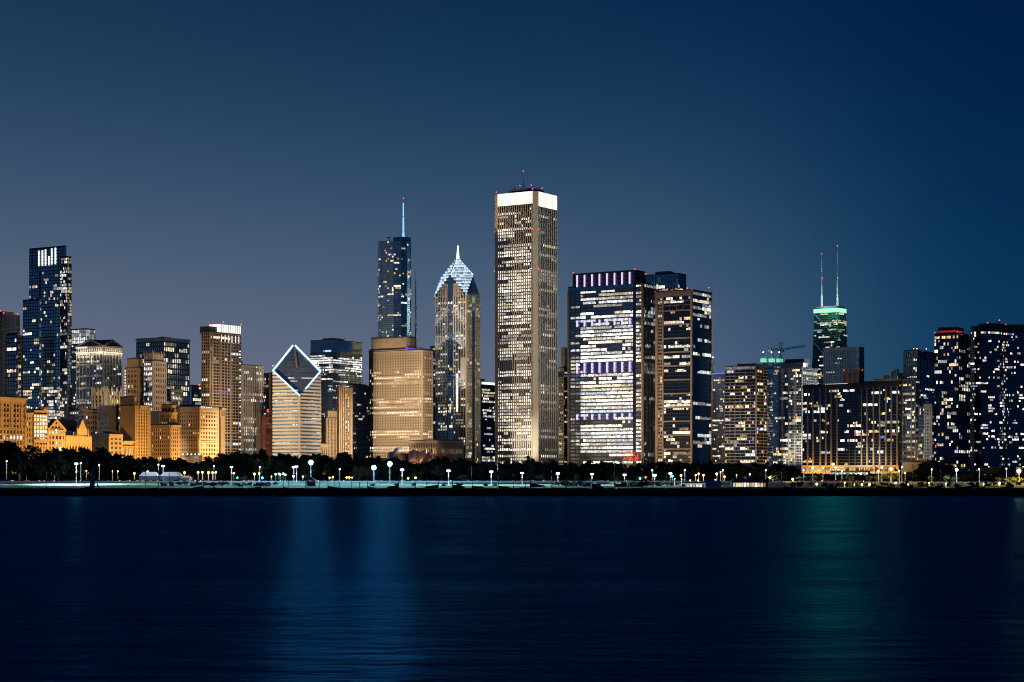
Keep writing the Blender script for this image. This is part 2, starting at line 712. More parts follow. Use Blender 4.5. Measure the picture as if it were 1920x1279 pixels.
    def beacon(s, px, py, dY=0.0, r=1.0, mat='beacon_red', name='beacon'):
        Y = s.Y + dY
        k = MB()
        k.ball((xpx(px, Y) - s.o[0], Y - s.o[1], zpx(py, Y) - GZ), s.m(1.0) * r, 6, 4)
        k.build(name, mat, s.root)

    def slab(s, face, a0, a1, top, bot, n0, n1, mat, name):
        P, u, n, w = s.frame(face)
        k = MB()
        k.obox(P, u, n, a0 * w, a1 * w, s.h(bot), s.h(top), n0, n1)
        return k.build(name, mat, s.root)

    def done(s):
        if s.panes.f:
            s.panes.build('window_glow', 'lit_pane', s.root, 'stuff')
        s.panes = MB()

    def flood(s, E, col, dist=330.0, frac=0.5, side=0.0, face='L', wide=1.0, z=10.0):
        """street and park lamps behind the trees wash this front"""
        P, u, n, w = s.frame(face)
        mx, my = s.o[0] + P[0] + u[0] * w / 2, s.o[1] + P[1] + u[1] * w / 2
        H = s.z1
        dist = min(dist, (my - 1440.0) / max(0.2, -n[1])) if my + n[1] * dist < 1440 else dist
        loc = (mx + n[0] * dist + u[0] * side, my + n[1] * dist + u[1] * side, z)
        aim = (mx, my, GZ + H * frac)
        d = math.hypot(dist, H * frac)
        ang = 2 * math.degrees(math.atan(max(w, H) * 0.62 * wide / d))
        return spot(loc, aim, E, col, min(150, max(20, ang)))

# ------------------------------------------------------------------ ground, water, air
def sheet(name, pts, mat, kind='structure', parent=None):
    m = MB()
    m.poly(pts)
    o = m.build(name, mat, parent, kind)
    return o


water = MB()
water.quad((-3000, -400, 0), (3000, -400, 0), (3000, 985, 0), (-3000, 985, 0))
water.build('lake_water', 'lake_water', None, 'structure')
gr = MB()
prof = [(985, -2.0), (985.01, 2.8), (1000, 2.8), (1150, 5.4), (1200, 6.0), (2500, 6.0), (5200, 6.0)]
for (y0, z0), (y1, z1) in zip(prof, prof[1:]):
    gr.quad((-3000, y0, z0), (3000, y0, z0), (3000, y1, z1), (-3000, y1, z1))
gr.build('ground', 'earth', None, 'structure')


def gz(Y):
    for (y0, z0), (y1, z1) in zip(prof[1:], prof[2:]):
        if y0 <= Y <= y1:
            return z0 + (z1 - z0) * (Y - y0) / (y1 - y0)
    return 6.0 if Y > 1200 else 2.8


sheet('promenade', [(-700, 985.3, 2.804), (700, 985.3, 2.804), (700, 999, 2.804), (-700, 999, 2.804)], 'concrete_paving')
for y0, y1, nm, mt in ((1001, 1152, 'lawn', 'grass'), (1156, 1184, 'road', 'asphalt')):
    sheet(nm, [(-700, y0, gz(y0) + .03), (700, y0, gz(y0) + .03), (700, y1, gz(y1) + .03), (-700, y1, gz(y1) + .03)], mt)
# pale footpaths that cross the lawn
for i, (xa, xb, ya, yb, wd) in enumerate(((-300, -262, 1118, 1003, 9), (-268, -240, 1075, 1004, 6), (-92, -30, 1006, 1060, 12), (40, 84, 1040, 1004, 7))):
    m = MB()
    N = 6
    for k in range(N):
        t0, t1 = k / N, (k + 1) / N
        A_, B_ = (xa + (xb - xa) * t0, ya + (yb - ya) * t0), (xa + (xb - xa) * t1, ya + (yb - ya) * t1)
        m.quad((A_[0] - wd / 2, A_[1], gz(A_[1]) + .06), (B_[0] - wd / 2, B_[1], gz(B_[1]) + .06), (B_[0] + wd / 2, B_[1], gz(B_[1]) + .06), (A_[0] + wd / 2, A_[1], gz(A_[1]) + .06))
    m.build('footpath', 'concrete_paving', None, 'structure')
# lane lines
for yl in (1163.5, 1170, 1176.5):
    m = MB()
    for k in range(-60, 61):
        m.quad((k * 10, yl, gz(yl) + .05), (k * 10 + 4, yl, gz(yl) + .05), (k * 10 + 4, yl + .2, gz(yl) + .05), (k * 10, yl + .2, gz(yl) + .05))
    m.build('road_marking', 'pole_white', None, 'structure')

# ------------------------------------------------------------------ far left
b = Bld('office_tower', 'dark ribbed tower cut by the left edge of the photo with red roof lamps', -36, 5, 14, 590, 2150, 'the dark ribbed corner tower', body='glass_dark')
b.fac('L', 14, 44, pw=.3, pe=1, sh=.15, wall='dark_concrete', lt=lit(.03, .4, .01))
b.fac('R', 5, 44, pw=.35, sh=.15, wall='dark_concrete', lt=lit(.03, .4, .01))
b.beacon(1, 583); b.beacon(7, 587)
b.slab('L', .3, .9, 583, 590, -20, -2, 'dark_concrete', 'penthouse')
b.flood(.15, (1, .9, .8)); b.done()
b = Bld('office_tower', 'tapered tower with slanting ribs behind the blue glass block', 12, 29, 37, 592, 2300, None, body='glass_dark')
b.fac('L', 6, 40, pw=.35, sh=.1, wall='grey_concrete', lt=lit(.1, .4, .02))
b.fac('R', 4, 40, pw=.35, sh=.1, wall='grey_concrete')
b.beacon(33, 589)
b.flood(.7, (1, .9, .75)); b.done()
b = Bld('office_block', 'blue glass block with bright floors at the far left', 13, 31, 33, 626, 2000, None, body='glass_blue')
b.fac('L', 6, 32, pw=.06, sh=.3, wall='dark_metal', lt=lit(.12, .6, .05, COOL, (.6, 1.4), rows=((654, 662, .95, 1.2), (688, 700, .85, 1.1), (712, 716, .8, .9))))
b.done()
b = Bld('apartment_tower', 'narrow apartment tower with stacked lit floors left of the slit-crowned tower', 31, 40, 43, 631, 2050, None, body='glass_warm')
b.fac('L', 5, 34, pw=.2, pe=5, sh=.4, wall='tan_stone', lt=lit(.3, .5, .25, WARM, (.3, .9)))
b.flood(.7, (1, .8, .6)); b.done()
b = Bld('office_block', 'low grey flat block behind the cornice front at far left', -40, 20, 30, 745, 1760, None, body='grey_concrete')
b.fac('L', 10, 14, pw=.3, sh=.5, wall='grey_concrete', lt=lit(0, 0, .03))
b.done()

# slit-crowned glass tower
b = Bld('skyscraper', 'tall dark glass tower with five white light slits at its crown', 55, 122, 124.5, 462, 2000, 'the slit-crowned glass tower', body='glass_blue')
b.fac('L', 22, 68, pw=.07, pd=.25, sh=.22, sd=.2, wall='dark_metal', lt=lit(.12, .45, .035, WARM, (.3, 1.1), rows=((455, 500, 0, 1), (500, 620, .10, 1), (620, 724, .14, .8), (724, 790, .7, .8)), run=1.6))
for px, t, bt in ((73.5, 466, 495), (80, 466, 495), (86, 465, 495), (92.3, 478, 495), (97.7, 464, 494), (104.4, 463, 494)):
    a = (px - 55) / 67.0
    b.slab('L', a - .011, a + .011, t, bt, .1, .9, 'crown_white', 'light_slit')
for px in (60, 68, 77, 89, 110, 116):
    a = (px - 55) / 67.0
    b.slab('L', a - .004, a + .004, 463, 500, .02, .35, 'dark_metal', 'mullion')
b.slab('L', .27, .33, 505, 886, -.2, .12, 'glass_black', 'recess')
b.beacon(75, 669, -14, 1.1, 'lamp_white', 'flood_lamp')
b.beacon(59, 765, -14, 1.1, 'lamp_white', 'flood_lamp')
k = b.block(43, 74, 77, 562, None, 1985, 'glass_blue')
k.fac('L', 9, 54, pw=.1, pd=.25, sh=.25, sd=.2, wall='dark_metal', lt=lit(.1, .4, .12, WARM, (.4, 1.3), rows=((724, 780, .35, .9),)))
k.done()
k = b.block(113, 126.5, 133.7, 482, None, 1990, 'glass_blue')
k.fac('L', 7, 66, pw=.08, sh=.2, wall='dark_metal', lt=lit(0, 0, .22, COOL, (.2, 1.2), rows=((482, 580, .62, 1.0), (580, 660, .4, .8))))
k.fac('R', 4, 66, pw=.08, sh=.2, wall='dark_metal', lt=lit(0, 0, .16, WARM, (.2, 1.0), rows=((482, 580, .6, .9), (580, 700, .35, .7))))
k.done(); b.done()

b = Bld('skyscraper', 'glass tower with glowing white rounded crown behind the gabled tower', 128, 158, 180, 645, 2550, None, body='glass_dark')
b.fac('L', 9, 42, pw=.1, sh=.35, wall='grey_metal', lt=lit(.3, .6, .22, OFFICE, (.3, 1.2)))
b.fac('R', 8, 42, pw=.1, sh=.35, wall='grey_metal', lt=lit(.2, .6, .15, OFFICE, (.3, 1.0)))
k = b.block(131, 160, 178.5, 617, 645.5, None, 'glass_blue')
k.fac('L', 8, 4, 617, 645, pw=.08, sh=.12, wall='grey_metal', lt=lit(1, .7, .7, COOL, (.25, .7), rows=((632, 646, 1, 1.6),)))
k.fac('R', 8, 4, 617, 645, pw=.08, sh=.12, wall='grey_metal', lt=lit(1, .6, .6, COOL, (.2, .5), rows=((625, 640, 1, 1.5),)))
k.done(); b.done()


def gable(b, face, eave, peak, ov, mat, trim):
    """pediment over one face: triangular wall, raking cornice, roof running back"""
    P, u, n, w = b.frame(face)
    ze, zp = b.h(eave), b.h(peak)
    back = (b.WR if face == 'L' else b.WL) * 0.5
    def q(a, z, d):
        return (P[0] + u[0] * a + n[0] * d, P[1] + u[1] * a + n[1] * d, z)
    m = MB()
    m.poly([q(0, ze, -.3), q(w, ze, -.3), q(w / 2, zp - .4, -.3)])
    m.build('pediment', mat, b.root)
    m = MB()
    for (a, b_) in ((-ov, w / 2), (w + ov, w / 2)):
        s_ = 1.5
        pts = [(a, ze - s_ * .2), (b_, zp), (b_, zp - s_ * 1.3), (a, ze - s_ * 1.5)]
        f = [q(x, z, .9) for x, z in pts]
        r = [q(x, z, -.8) for x, z in pts]
        for k in range(4):
            j = (k + 1) % 4
            m.quad(f[k], f[j], r[j], r[k])
        m.poly(f); m.poly(r[::-1])
    m.build('raking_cornice', trim, b.root)
    m = MB()
    m.quad(q(-ov, ze, .3), q(w / 2, zp, .3), q(w / 2, zp, -back), q(-ov, ze, -back))
    m.quad(q(w / 2, zp, .3), q(w + ov, ze, .3), q(w + ov, ze, -back), q(w / 2, zp, -back))
    m.build('gable_roof', 'slate_roof', b.root)


b = Bld('office_tower', 'gabled granite tower with floodlit arcade under two pediments', 143.5, 194, 228, 648, 2300, 'the twin-gabled tower', body='glass_dark')
P, u, n, w = b.frame('L')
for f_, nb_ in (('L', 8), ('R', 6)):
    b.fac(f_, nb_, 5, 661, 770, pw=.16, pd=.8, sh=.12, sd=.5, wall='marble', lt=None, bname='cornice_band')
    b.fac(f_, nb_ * 3, 24, 661, 770, pw=.1, pd=.2, sh=.16, sd=.15, wall='grey_metal', bname='floor_line', pname='mullion', lt=lit(.16, .7, .12, OFFICE, (.25, 1.1), rows=((661, 667, .75, 1.1), (683, 690, .2, 1), (752, 756, .9, .9))))
    b.slab(f_, 0, 1, 659, 661.5, 0, 1.5, 'marble', 'cornice')
    b.slab(f_, 0, 1, 648, 651.5, 0, 2.2, 'marble', 'cornice')
    b.slab(f_, 0.01, .99, 651.5, 659, .02, .3, 'marble', 'arcade_wall')
    P, u, n, w = b.frame(f_)
    nn_ = 12 if f_ == 'L' else 9
    for i in range(nn_):
        a = (i + .5) / nn_
        b.slab(f_, a - .012, a + .012, 652, 659, .3, .5, 'glass_black', 'opening')
    for i in range(nn_ + 1):
        l = point((b.o[0] + P[0] + u[0] * w * i / nn_ + n[0] * 3, b.o[1] + P[1] + u[1] * w * i / nn_ + n[1] * 3, zpx(660.5, b.Y)), 700, (1, .86, .7), .6)
    gable(b, f_, 647, 634.5 if f_ == 'L' else 635, 1.5, 'slate_roof', 'marble')
k = MB()
for i in range(8):
    k.obox(*b.frame('L')[:3], 2.0 + i * 2.3, 3.6 + i * 2.3, b.h(651.6), b.h(649.0), 2.3, 2.6)
k.build('lit_lettering', 'sign_pale', b.root, 'stuff')
b.flood(.75, (1, .86, .7), 330, .6)
b.flood(.6, (1, .86, .7), 330, .6, face='R')
b.done()

b = Bld('stone_tower', 'pale gothic stone tower with pointed gables along its roofline', 172, 199, 227, 731, 2000, 'the pointed stone gables', body='glass_warm')
for f_, nb_ in (('L', 4), ('R', 6)):
    b.fac(f_, nb_, 9, 733, 800, pw=.5, pd=1.0, sh=.22, sd=.5, wall='limestone', lt=lit(.2, .5, .3, WARM, (.4, 1.3)))
    P, u, n, w = b.frame(f_)
    for i in range(0, nb_ + 1, 1 if f_ == 'L' else 2):
        a = w * i / nb_
        m = MB()
        hw = w / nb_ * .42
        z0, z1 = b.h(734), b.h(723.5)
        a = min(max(a, hw), w - hw)
        def q(t, z, d):
            return (P[0] + u[0] * t + n[0] * d, P[1] + u[1] * t + n[1] * d, z)
        f = [q(a - hw, z0, 1.2), q(a + hw, z0, 1.2), q(a + hw, z0 + (z1 - z0) * .35, 1.2), q(a, z1, 1.2), q(a - hw, z0 + (z1 - z0) * .35, 1.2)]
        r = [(x - n[0] * 2, y - n[1] * 2, z) for x, y, z in f]
        m.poly(f); m.poly(r[::-1])
        for k in range(5):
            m.quad(f[k], r[k], r[(k + 1) % 5], f[(k + 1) % 5])
        m.build('pointed_gable', 'limestone', b.root)
b.flood(1.7, (1, .78, .55), 300, .7); b.flood(1.5, (1, .78, .55), 300, .7, face='R')
b.done()

b = Bld('office_block', 'grey mid-rise block with raised centre left of the dark slab', 128, 160, 186, 768, 1850, None, body='glass_dark')
for f_, nb_ in (('L', 8), ('R', 6)):
    b.fac(f_, nb_, 12, pw=.35, sh=.4, wall='tan_stone', lt=lit(0, 0, .12, OFFICE, (.4, 1.2)))
k = b.block(149, 158, 162, 759, 768, 1848, 'tan_stone')
k.fac('L', 3, 2, 759, 768, pw=.3, sh=.3, wall='tan_stone')
b.flood(.30, (1, .8, .65), 250, .8); b.done()
b = Bld('office_block', 'unlit navy slab between the grey mid-rise and the orange corner block', 185, 205, 217, 762, 1845, None, body='dark_concrete')
b.fac('L', 5, 14, pw=.4, sh=.5, wall='dark_concrete', lt=lit(0, 0, .03))
b.fac('R', 4, 14, 776, pw=.4, sh=.5, wall='dark_concrete', lt=lit(0, 0, .03))
b.done()
b = Bld('office_block', 'narrow grey block with one bright lamp beside the blank brown wall', 216, 222, 230, 761, 1900, None, body='dark_concrete')
b.fac('R', 3, 14, pw=.4, sh=.5, wall='grey_concrete', lt=lit(0, 0, .05))
b.beacon(223, 783.5, -20, 1.6, 'lamp_white', 'flood_lamp')
b.done()

# ---- the orange street front
OR = (1.0, .50, .11)
b = Bld('stone_building', 'broad orange-lit stone front with heavy cornice at far left', -70, -27, 47.7, 743, 1612, 'the corniced orange front', body='glass_warm')
b.fac('R', 12, 13, 752, pw=.40, pd=.7, sh=.36, sd=.5, wall='ochre_stone', lt=lit(0, 0, .04, WARM, (.5, 1.3), rows=((775, 787, .12, 1.2), (788, 798, .45, 1.2), (813, 827, .6, 1.3))))
b.fac('R', 8, 5, 752, 800, pw=.16, pd=1.1, sh=.12, sd=.8, wall='ochre_stone', bname='string_course')
b.slab('R', 0, 1.01, 743, 747, 0, 2.6, 'ochre_stone', 'cornice')
b.slab('R', 0, 1, 747, 752, 0, 1.2, 'ochre_stone', 'frieze')
b.fac('L', 8, 13, 752, pw=.42, sh=.42, wall='ochre_stone')
b.done()
b = Bld('stone_building', 'narrow orange-lit block of three window columns', 40, 47.9, 62.3, 773.5, 1655, None, body='glass_warm')
b.fac('R', 3, 10, 778, pw=.42, pd=.5, sh=.42, wall='ochre_stone', lt=lit(0, 0, .12, [(2, WW), (1, BL)], (.3, .7)))
b.slab('R', 0, 1, 773.5, 778, 0, 1.0, 'ochre_stone', 'cornice')
b.done()
b = Bld('stone_building', 'orange-lit block with a grid of large glowing white windows', 59, 62.6, 89, 769, 1662, 'the block of glowing windows', body='glass_warm')
b.fac('R', 5, 8, 776, 834, pw=.24, pd=.6, sh=.26, wall='ochre_stone', lt=lit(0, 0, 0, WARM, (1, 1.6), rows=((776, 817, .97, 1.2), (817, 824, .5, .8))))
b.fac('R', 5, 6, 834, 886, pw=.5, pd=.6, sh=.5, wall='ochre_stone', lt=lit(0, 0, .3, COOL, (.6, 1.2)))
b.slab('R', 0, 1, 769, 773, 0, 1.4, 'ochre_stone', 'cornice')
b.slab('R', 0, 1, 824, 830, 0, 1.0, 'ochre_stone', 'frieze')
k = b.block(80, 82, 89, 766, 769, 1668, 'ochre_stone')
b.done()
b = Bld('stone_building', 'orange-lit gabled club house with dark steep roof', 86, 89.2, 122, 804, 1676, 'the gabled club house', body='glass_warm')
b.fac('R', 5, 8, 805, pw=.42, pd=.5, sh=.42, wall='ochre_stone', lt=lit(0, 0, .25, WARM, (.6, 1.3), rows=((804, 812, .85, 1.2), (812, 818, .6, 1), (826, 833, .25, 1.3))))
gable(b, 'R', 804, 784.5, .6, 'ochre_stone', 'ochre_stone')
for px in (99, 105, 111):
    a = (px - 89) / 33.0
    b.slab('R', a - .03, a + .03, 798.5, 802.5, -.28, .1, 'glass_black', 'attic_window')
b.slab('R', .46, .54, 791.5, 795.5, -.28, .1, 'glass_black', 'attic_window')
b.beacon(105.5, 807, -6, 1.5, 'lamp_white', 'flood_lamp')
b.done()
b = Bld('stone_building', 'orange-lit arcaded hall with steep gable and battlements', 118, 122.5, 171, 818, 1695, 'the arcaded hall', body='glass_warm')
b.fac('R', 9, 1, 830, 872, pw=.45, pd=.7, sh=.16, wall='ochre_stone', lt=lit(0, 0, .1, WARM, (.2, .5)))
b.slab('R', 0, 1, 819, 830, 0, .8, 'ochre_stone', 'frieze')
P, u, n, w = b.frame('R')
m = MB()
m.obox(P, u, n, 0, w, b.h(819.5), b.h(817.8), 0, 1.0)
for i in range(24):
    m.obox(P, u, n, w * i / 24, w * (i + .5) / 24, b.h(817.8), b.h(815.8), .2, .9)
m.build('battlement', 'ochre_stone', b.root)
m = MB()
m.obox(P, u, n, .5, w * .46, b.h(817), b.h(807), -8, -5)
m.build('attic_wall', 'white_concrete', b.root)
def q5(a, z, d):
    return (P[0] + u[0] * a + n[0] * d, P[1] + u[1] * a + n[1] * d, z)
m = MB()      # steep slate roof
m.quad(q5(-3, b.h(807), -5), q5(w * .8, b.h(807), -5), q5(w * .8, b.h(785), -14), q5(-3, b.h(785), -14))
m.quad(q5(w * .8, b.h(807), -23), q5(-3, b.h(807), -23), q5(-3, b.h(785), -14), q5(w * .8, b.h(785), -14))
m.poly([q5(w * .8, b.h(807), -5), q5(w * .8, b.h(807), -23), q5(w * .8, b.h(785), -14)])
m.build('steep_roof', 'slate_roof', b.root)
m = MB()      # stone gable with its spirelets
f = [q5(w * .47, b.h(818), .0), q5(w * .86, b.h(818), .0), q5(w * .86, b.h(807), .0), q5(w * .66, b.h(785), .0), q5(w * .47, b.h(807), .0)]
r = [(x - n[0] * 3, y - n[1] * 3, z) for x, y, z in f]
m.poly(f); m.poly(r[::-1])
for k in range(5):
    m.quad(f[k], r[k], r[(k + 1) % 5], f[(k + 1) % 5])
m.build('stone_gable', 'ochre_stone', b.root)
for a in (.45, .88):
    m = MB()
    c = q5(w * a, b.h(810), .2)
    m.tube((c[0], c[1], b.h(818)), c, .9, .8, 6)
    m.tube(c, (c[0], c[1], b.h(797)), .8, .05, 6)
    m.build('pinnacle', 'ochre_stone', b.root)
b.done()
b = Bld('stone_building', 'corner block with orange street front and dark bluish side', 171, 204, 229.6, 814.5, 1738, 'the orange corner block', body='glass_dark')
b.fac('L', 8, 6, 817, 870, pw=.3, sh=.45, wall='dark_concrete', lt=lit(0, 0, .1, COOL, (.5, 1.2), rows=((819, 826, .5, 1), (832, 838, .75, 1.2))))
b.fac('R', 3, 6, 818, 870, pw=.36, sh=.4, wall='ochre_stone', lt=lit(0, 0, .06, WARM, (.2, .5)))
b.slab('R', 0, 1, 814, 818.5, 0, .9, 'ochre_stone', 'cornice')
b.slab('L', .4, .85, 808, 814, -16, -6, 'grey_concrete', 'penthouse')
b.done()
b = Bld('stone_building', 'low orange-lit classical front with a deep attic band', 226, 229.8, 256, 829, 1756, None, body='ochre_stone')
b.fac('R', 5, 2, 840, 870, pw=.3, pd=1.0, sh=.2, wall='ochre_stone', lt=lit(0, 0, .2, WARM, (.2, .5)))
b.slab('R', 0, 1, 836, 838, 0, 1.6, 'ochre_stone', 'cornice')
b.slab('R', 0, 1, 826.5, 829.5, 0, 1.2, 'ochre_stone', 'parapet')
b.done()
b = Bld('stone_tower', 'stepped stone tower with blank brown side wall and orange ribbed front', 226, 252.5, 281, 761, 1768, 'the blank-sided stone tower', body='ochre_stone')
b.fac('R', 6, 20, 766, pw=.44, pd=.8, sh=.42, sd=.3, wall='ochre_stone', lt=lit(0, 0, .05, WARM, (.3, .9)))
P, u, n, w = b.frame('R')
m_b = MB()
m_b.obox(P, u, n, .3, w - .3, b.h(886), b.h(766), .0, .06)
m_b.build('dark_glazing', 'glass_warm', b.root)
b.slab('R', .3, .8, 760, 767, 0, 1.4, 'ochre_stone', 'parapet')
b.slab('L', .0, 1, 755, 757, 0, .3, 'ochre_stone', 'string_course')
k = b.block(226, 252, 256, 745, 761, 1770, 'ochre_stone')
b.slab('L', .86, .91, 748, 756, .02, .1, 'glass_black', 'slot_window')
b.done()
b = Bld('stone_building', 'orange-lit block topped by a square arcaded penthouse tower', 283.6, 319, 337.5, 797, 1806, 'the arcaded penthouse block', body='glass_warm')
b.fac('L', 9, 11, 801, pw=.42, pd=.5, sh=.40, wall='tan_stone', lt=lit(0, 0, .10, WARM, (.4, 1.2), rows=((806, 826, .3, 1.2),)))
b.fac('R', 5, 11, 801, pw=.42, pd=.5, sh=.40, wall='tan_stone', lt=lit(0, 0, .06, WARM, (.4, 1.2)))
for f_ in 'LR':
    b.slab(f_, 0, 1, 797, 800, 0, 1.6, 'tan_stone', 'cornice')
k = b.block(300.6, 321, 331, 774, 797, 1812, 'glass_warm')
for f_, nb_ in (('L', 6), ('R', 4)):
    k.fac(f_, nb_, 3, 776, 797, pw=.45, pd=.5, sh=.3, wall='tan_stone', lt=lit(0, 0, .1, WARM, (.3, .8)))
    k.slab(f_, 0, 1, 773, 776, 0, 1.8, 'tan_stone', 'cornice')
k2 = b.block(303, 321, 329.5, 760, 774, 1816, 'tan_stone')
for f_ in 'LR':
    k2.slab(f_, 0, 1, 759.5, 762, 0, 1.0, 'tan_stone', 'cornice')
    for a in (.2, .5, .8):
        k2.slab(f_, a - .09, a + .09, 764.5, 770.5, .02, .12, 'glass_warm', 'arched_opening')
k.done(); b.done()
b = Bld('stone_building', 'dark roofed block set back left of the arcaded penthouse', 280, 299, 303, 773, 1850, None, body='dark_concrete')
b.fac('L', 6, 14, pw=.45, sh=.45, wall='dark_concrete', lt=lit(0, 0, .05))
b.done()
b = Bld('stone_building', 'big square block with dim brown side and bright yellow-orange front', 332, 374.5, 409.7, 763, 1856, 'the bright yellow front', body='glass_warm')
b.fac('L', 10, 15, 769, pw=.45, pd=.35, sh=.44, wall='tan_stone', lt=lit(0, 0, .03, WARM, (.3, .8)))
b.fac('R', 7, 15, 769, pw=.42, pd=.4, sh=.42, wall='tan_stone', lt=lit(0, 0, .06, WARM, (.3, .9)))
for t in (769, 806, 828):
    for f_ in 'LR':
        b.slab(f_, 0, 1, t - 1.2, t, 0, 1.0, 'tan_stone', 'string_course')
for f_ in 'LR':
    b.slab(f_, 0, 1, 763, 768, 0, .5, 'tan_stone', 'parapet')
for i in range(9):
    b.beacon(371 + i * 3.2, 762.3 + i * .25, 2, .5, 'lamp_white', 'roof_lamp')
b.slab('L', .0, .45, 757, 763, -20, -4, 'dark_concrete', 'penthouse')
b.done()
b = Bld('stone_building', 'small white-lit portico on the roofline right of the yellow front', 401, 414, 422.5, 765, 1905, None, body='ochre_stone')
b.fac('R', 4, 1, 768, 781, pw=.3, pd=1, sh=.1, wall='limestone', lt=lit(0, 0, .3, WARM, (.5, 1)))
b.fac('L', 5, 1, 768, 781, pw=.3, pd=1, sh=.1, wall='limestone')
b.slab('R', 0, 1, 765, 768, 0, 1.5, 'limestone', 'cornice')
b.done()
b = Bld('stone_building', 'low orange terrace building with five white roof lamps', 337, 374, 380, 856, 1780, 'the five roof lamps', body='tan_stone')
b.fac('L', 9, 1, 858, 884, pw=.25, sh=.2, wall='tan_stone', lt=lit(0, 0, .3, WARM, (.3, .6)))
for px in (343, 351.5, 358.8, 366, 372.6):
    b.beacon(px, 852, -1, 1.1, 'lamp_white', 'roof_lamp')
b.done()
# street lamps along the avenue behind the park trees wash those fronts orange
for i in range(15):
    t = -70 + i * 25
    lx_, ly_ = -418 + uR[0] * t + math.cos(TH) * 34, 1650 + uR[1] * t - math.sin(TH) * 34
    l = spot((lx_, ly_, 13), (lx_ - math.cos(TH) * 30 - uR[0] * 14, ly_ + math.sin(TH) * 30 - uR[1] * 14, 22), 1.0, OR, 128, .5, .5)
    l.data.energy = 140000
for X_, Y_ in ((-330, 1745), (-282, 1765), (-262, 1790)):
    point((X_, Y_ - 30, 13), 16000, OR, .5)
spot((-395, 1480, 9), (-380, 1720, 60), .22, OR, 80)
spot((-255, 1560, 9), (-300, 1830, 60), .30, OR, 70)

b = Bld('stone_tower', 'stepped tan tower with one column of bright side windows', 233.5, 262, 270.5, 690, 1960, 'the tan tower pair', body='glass_warm')
b.fac('L', 5, 20, pw=.5, pd=.4, sh=.45, wall='tan_stone', lt=lit(0, 0, .06, WARM, (.4, 1.3)))
b.fac('R', 4, 22, pw=.55, pd=.6, sh=.3, wall='tan_stone', lt=lit(0, 0, .1, WARM, (.3, .9)))
P, u, n, w = b.frame('L')
for i in range(16):
    b.slab('L', .03, .09, 693 + i * 5.6, 696 + i * 5.6, .42, .5, 'crown_warm', 'window')
k = b.block(238, 260, 268, 673, 690, 1963, 'tan_stone')
k.fac('L', 6, 1, 677, 686, pw=.6, sh=.2, wall='tan_stone')
k.slab('L', .3, .7, 670, 674, -8, -1, 'tan_stone', 'parapet')
b.flood(1.5, (1, .64, .3), 280, .75); b.flood(1.3, (1, .64, .3), 280, .75, face='R'); b.done()
b = Bld('stone_tower', 'pink-lit stone tower with spiky crown and white lit windows', 270, 286.5, 312, 677, 1935, None, body='glass_warm')
b.fac('L', 5, 22, pw=.34, pd=.4, sh=.42, wall='marble', lt=lit(0, 0, .72, COOL, (.7, 1.3)))
b.fac('R', 6, 20, pw=.5, pd=.5, sh=.45, wall='marble', lt=lit(0, 0, .04, WARM, (.4, 1)))
k = b.block(271, 286.5, 306.5, 663, 677, 1938, 'marble')
for f_, nb_ in (('L', 3), ('R', 4)):
    k.fac(f_, nb_, 1, 666, 676, pw=.35, pd=.5, sh=.15, wall='marble', lt=lit(0, 0, .5, WARM, (.3, .7)))
    P, u, n, w = k.frame(f_)
    for i in range(nb_ + 1):
        m = MB()
        c = (P[0] + u[0] * w * i / nb_ + n[0] * .3, P[1] + u[1] * w * i / nb_ + n[1] * .3)
        m.tube((c[0], c[1], k.h(665)), (c[0], c[1], k.h(657.5)), 2.0, .2, 6)
        m.build('pinnacle', 'marble', b.root)
b.flood(1.6, (1, .72, .5), 280, .8); b.flood(1.8, (1, .72, .5), 280, .8, face='R'); b.done()
b = Bld('office_tower', 'wide bluish office tower with pale lit attic behind the spiky crown', 256, 306, 355, 634, 2250, 'the wide bluish tower', body='glass_blue')
for f_, nb_ in (('L', 14), ('R', 12)):
    b.fac(f_, nb_, 24, 639, pw=.22, pd=.6, sh=.28, wall='dark_metal', lt=lit(.10, .5, .34, WARM, (.35, 1.1), rows=(((639, 644, 0, 1), (644, 652, .4, .9)) if f_ == 'L' else ((639, 649, .75, .8),))))
    b.slab(f_, 0, 1, 633, 637, 0, 1.8, 'grey_metal', 'cornice')
b.slab('L', .8, .98, 631, 634, -14, -2, 'grey_metal', 'penthouse')
b.flood(.30, (1, .92, .8), 330, .7); b.done()
b = Bld('office_block', 'small bluish block under a red beacon in the gap', 354, 359, 379, 723, 2300, None, body='glass_blue')
b.fac('R', 9, 22, pw=.12, sh=.3, wall='dark_metal', lt=lit(.2, .5, .14, COOL, (.3, 1)))
b.beacon(373.8, 722, -6, 1.2); b.done()
b = Bld('office_block', 'dim terraced block in front of the wide bluish tower', 311, 321, 342, 731, 2100, None, body='glass_dark')
b.fac('L', 4, 16, pw=.2, sh=.4, wall='grey_concrete', lt=lit(.2, .6, .2, WARM, (.3, .9)))
b.fac('R', 8, 16, pw=.2, sh=.4, wall='grey_concrete', lt=lit(.2, .6, .2, WARM, (.3, .9)))
b.done()

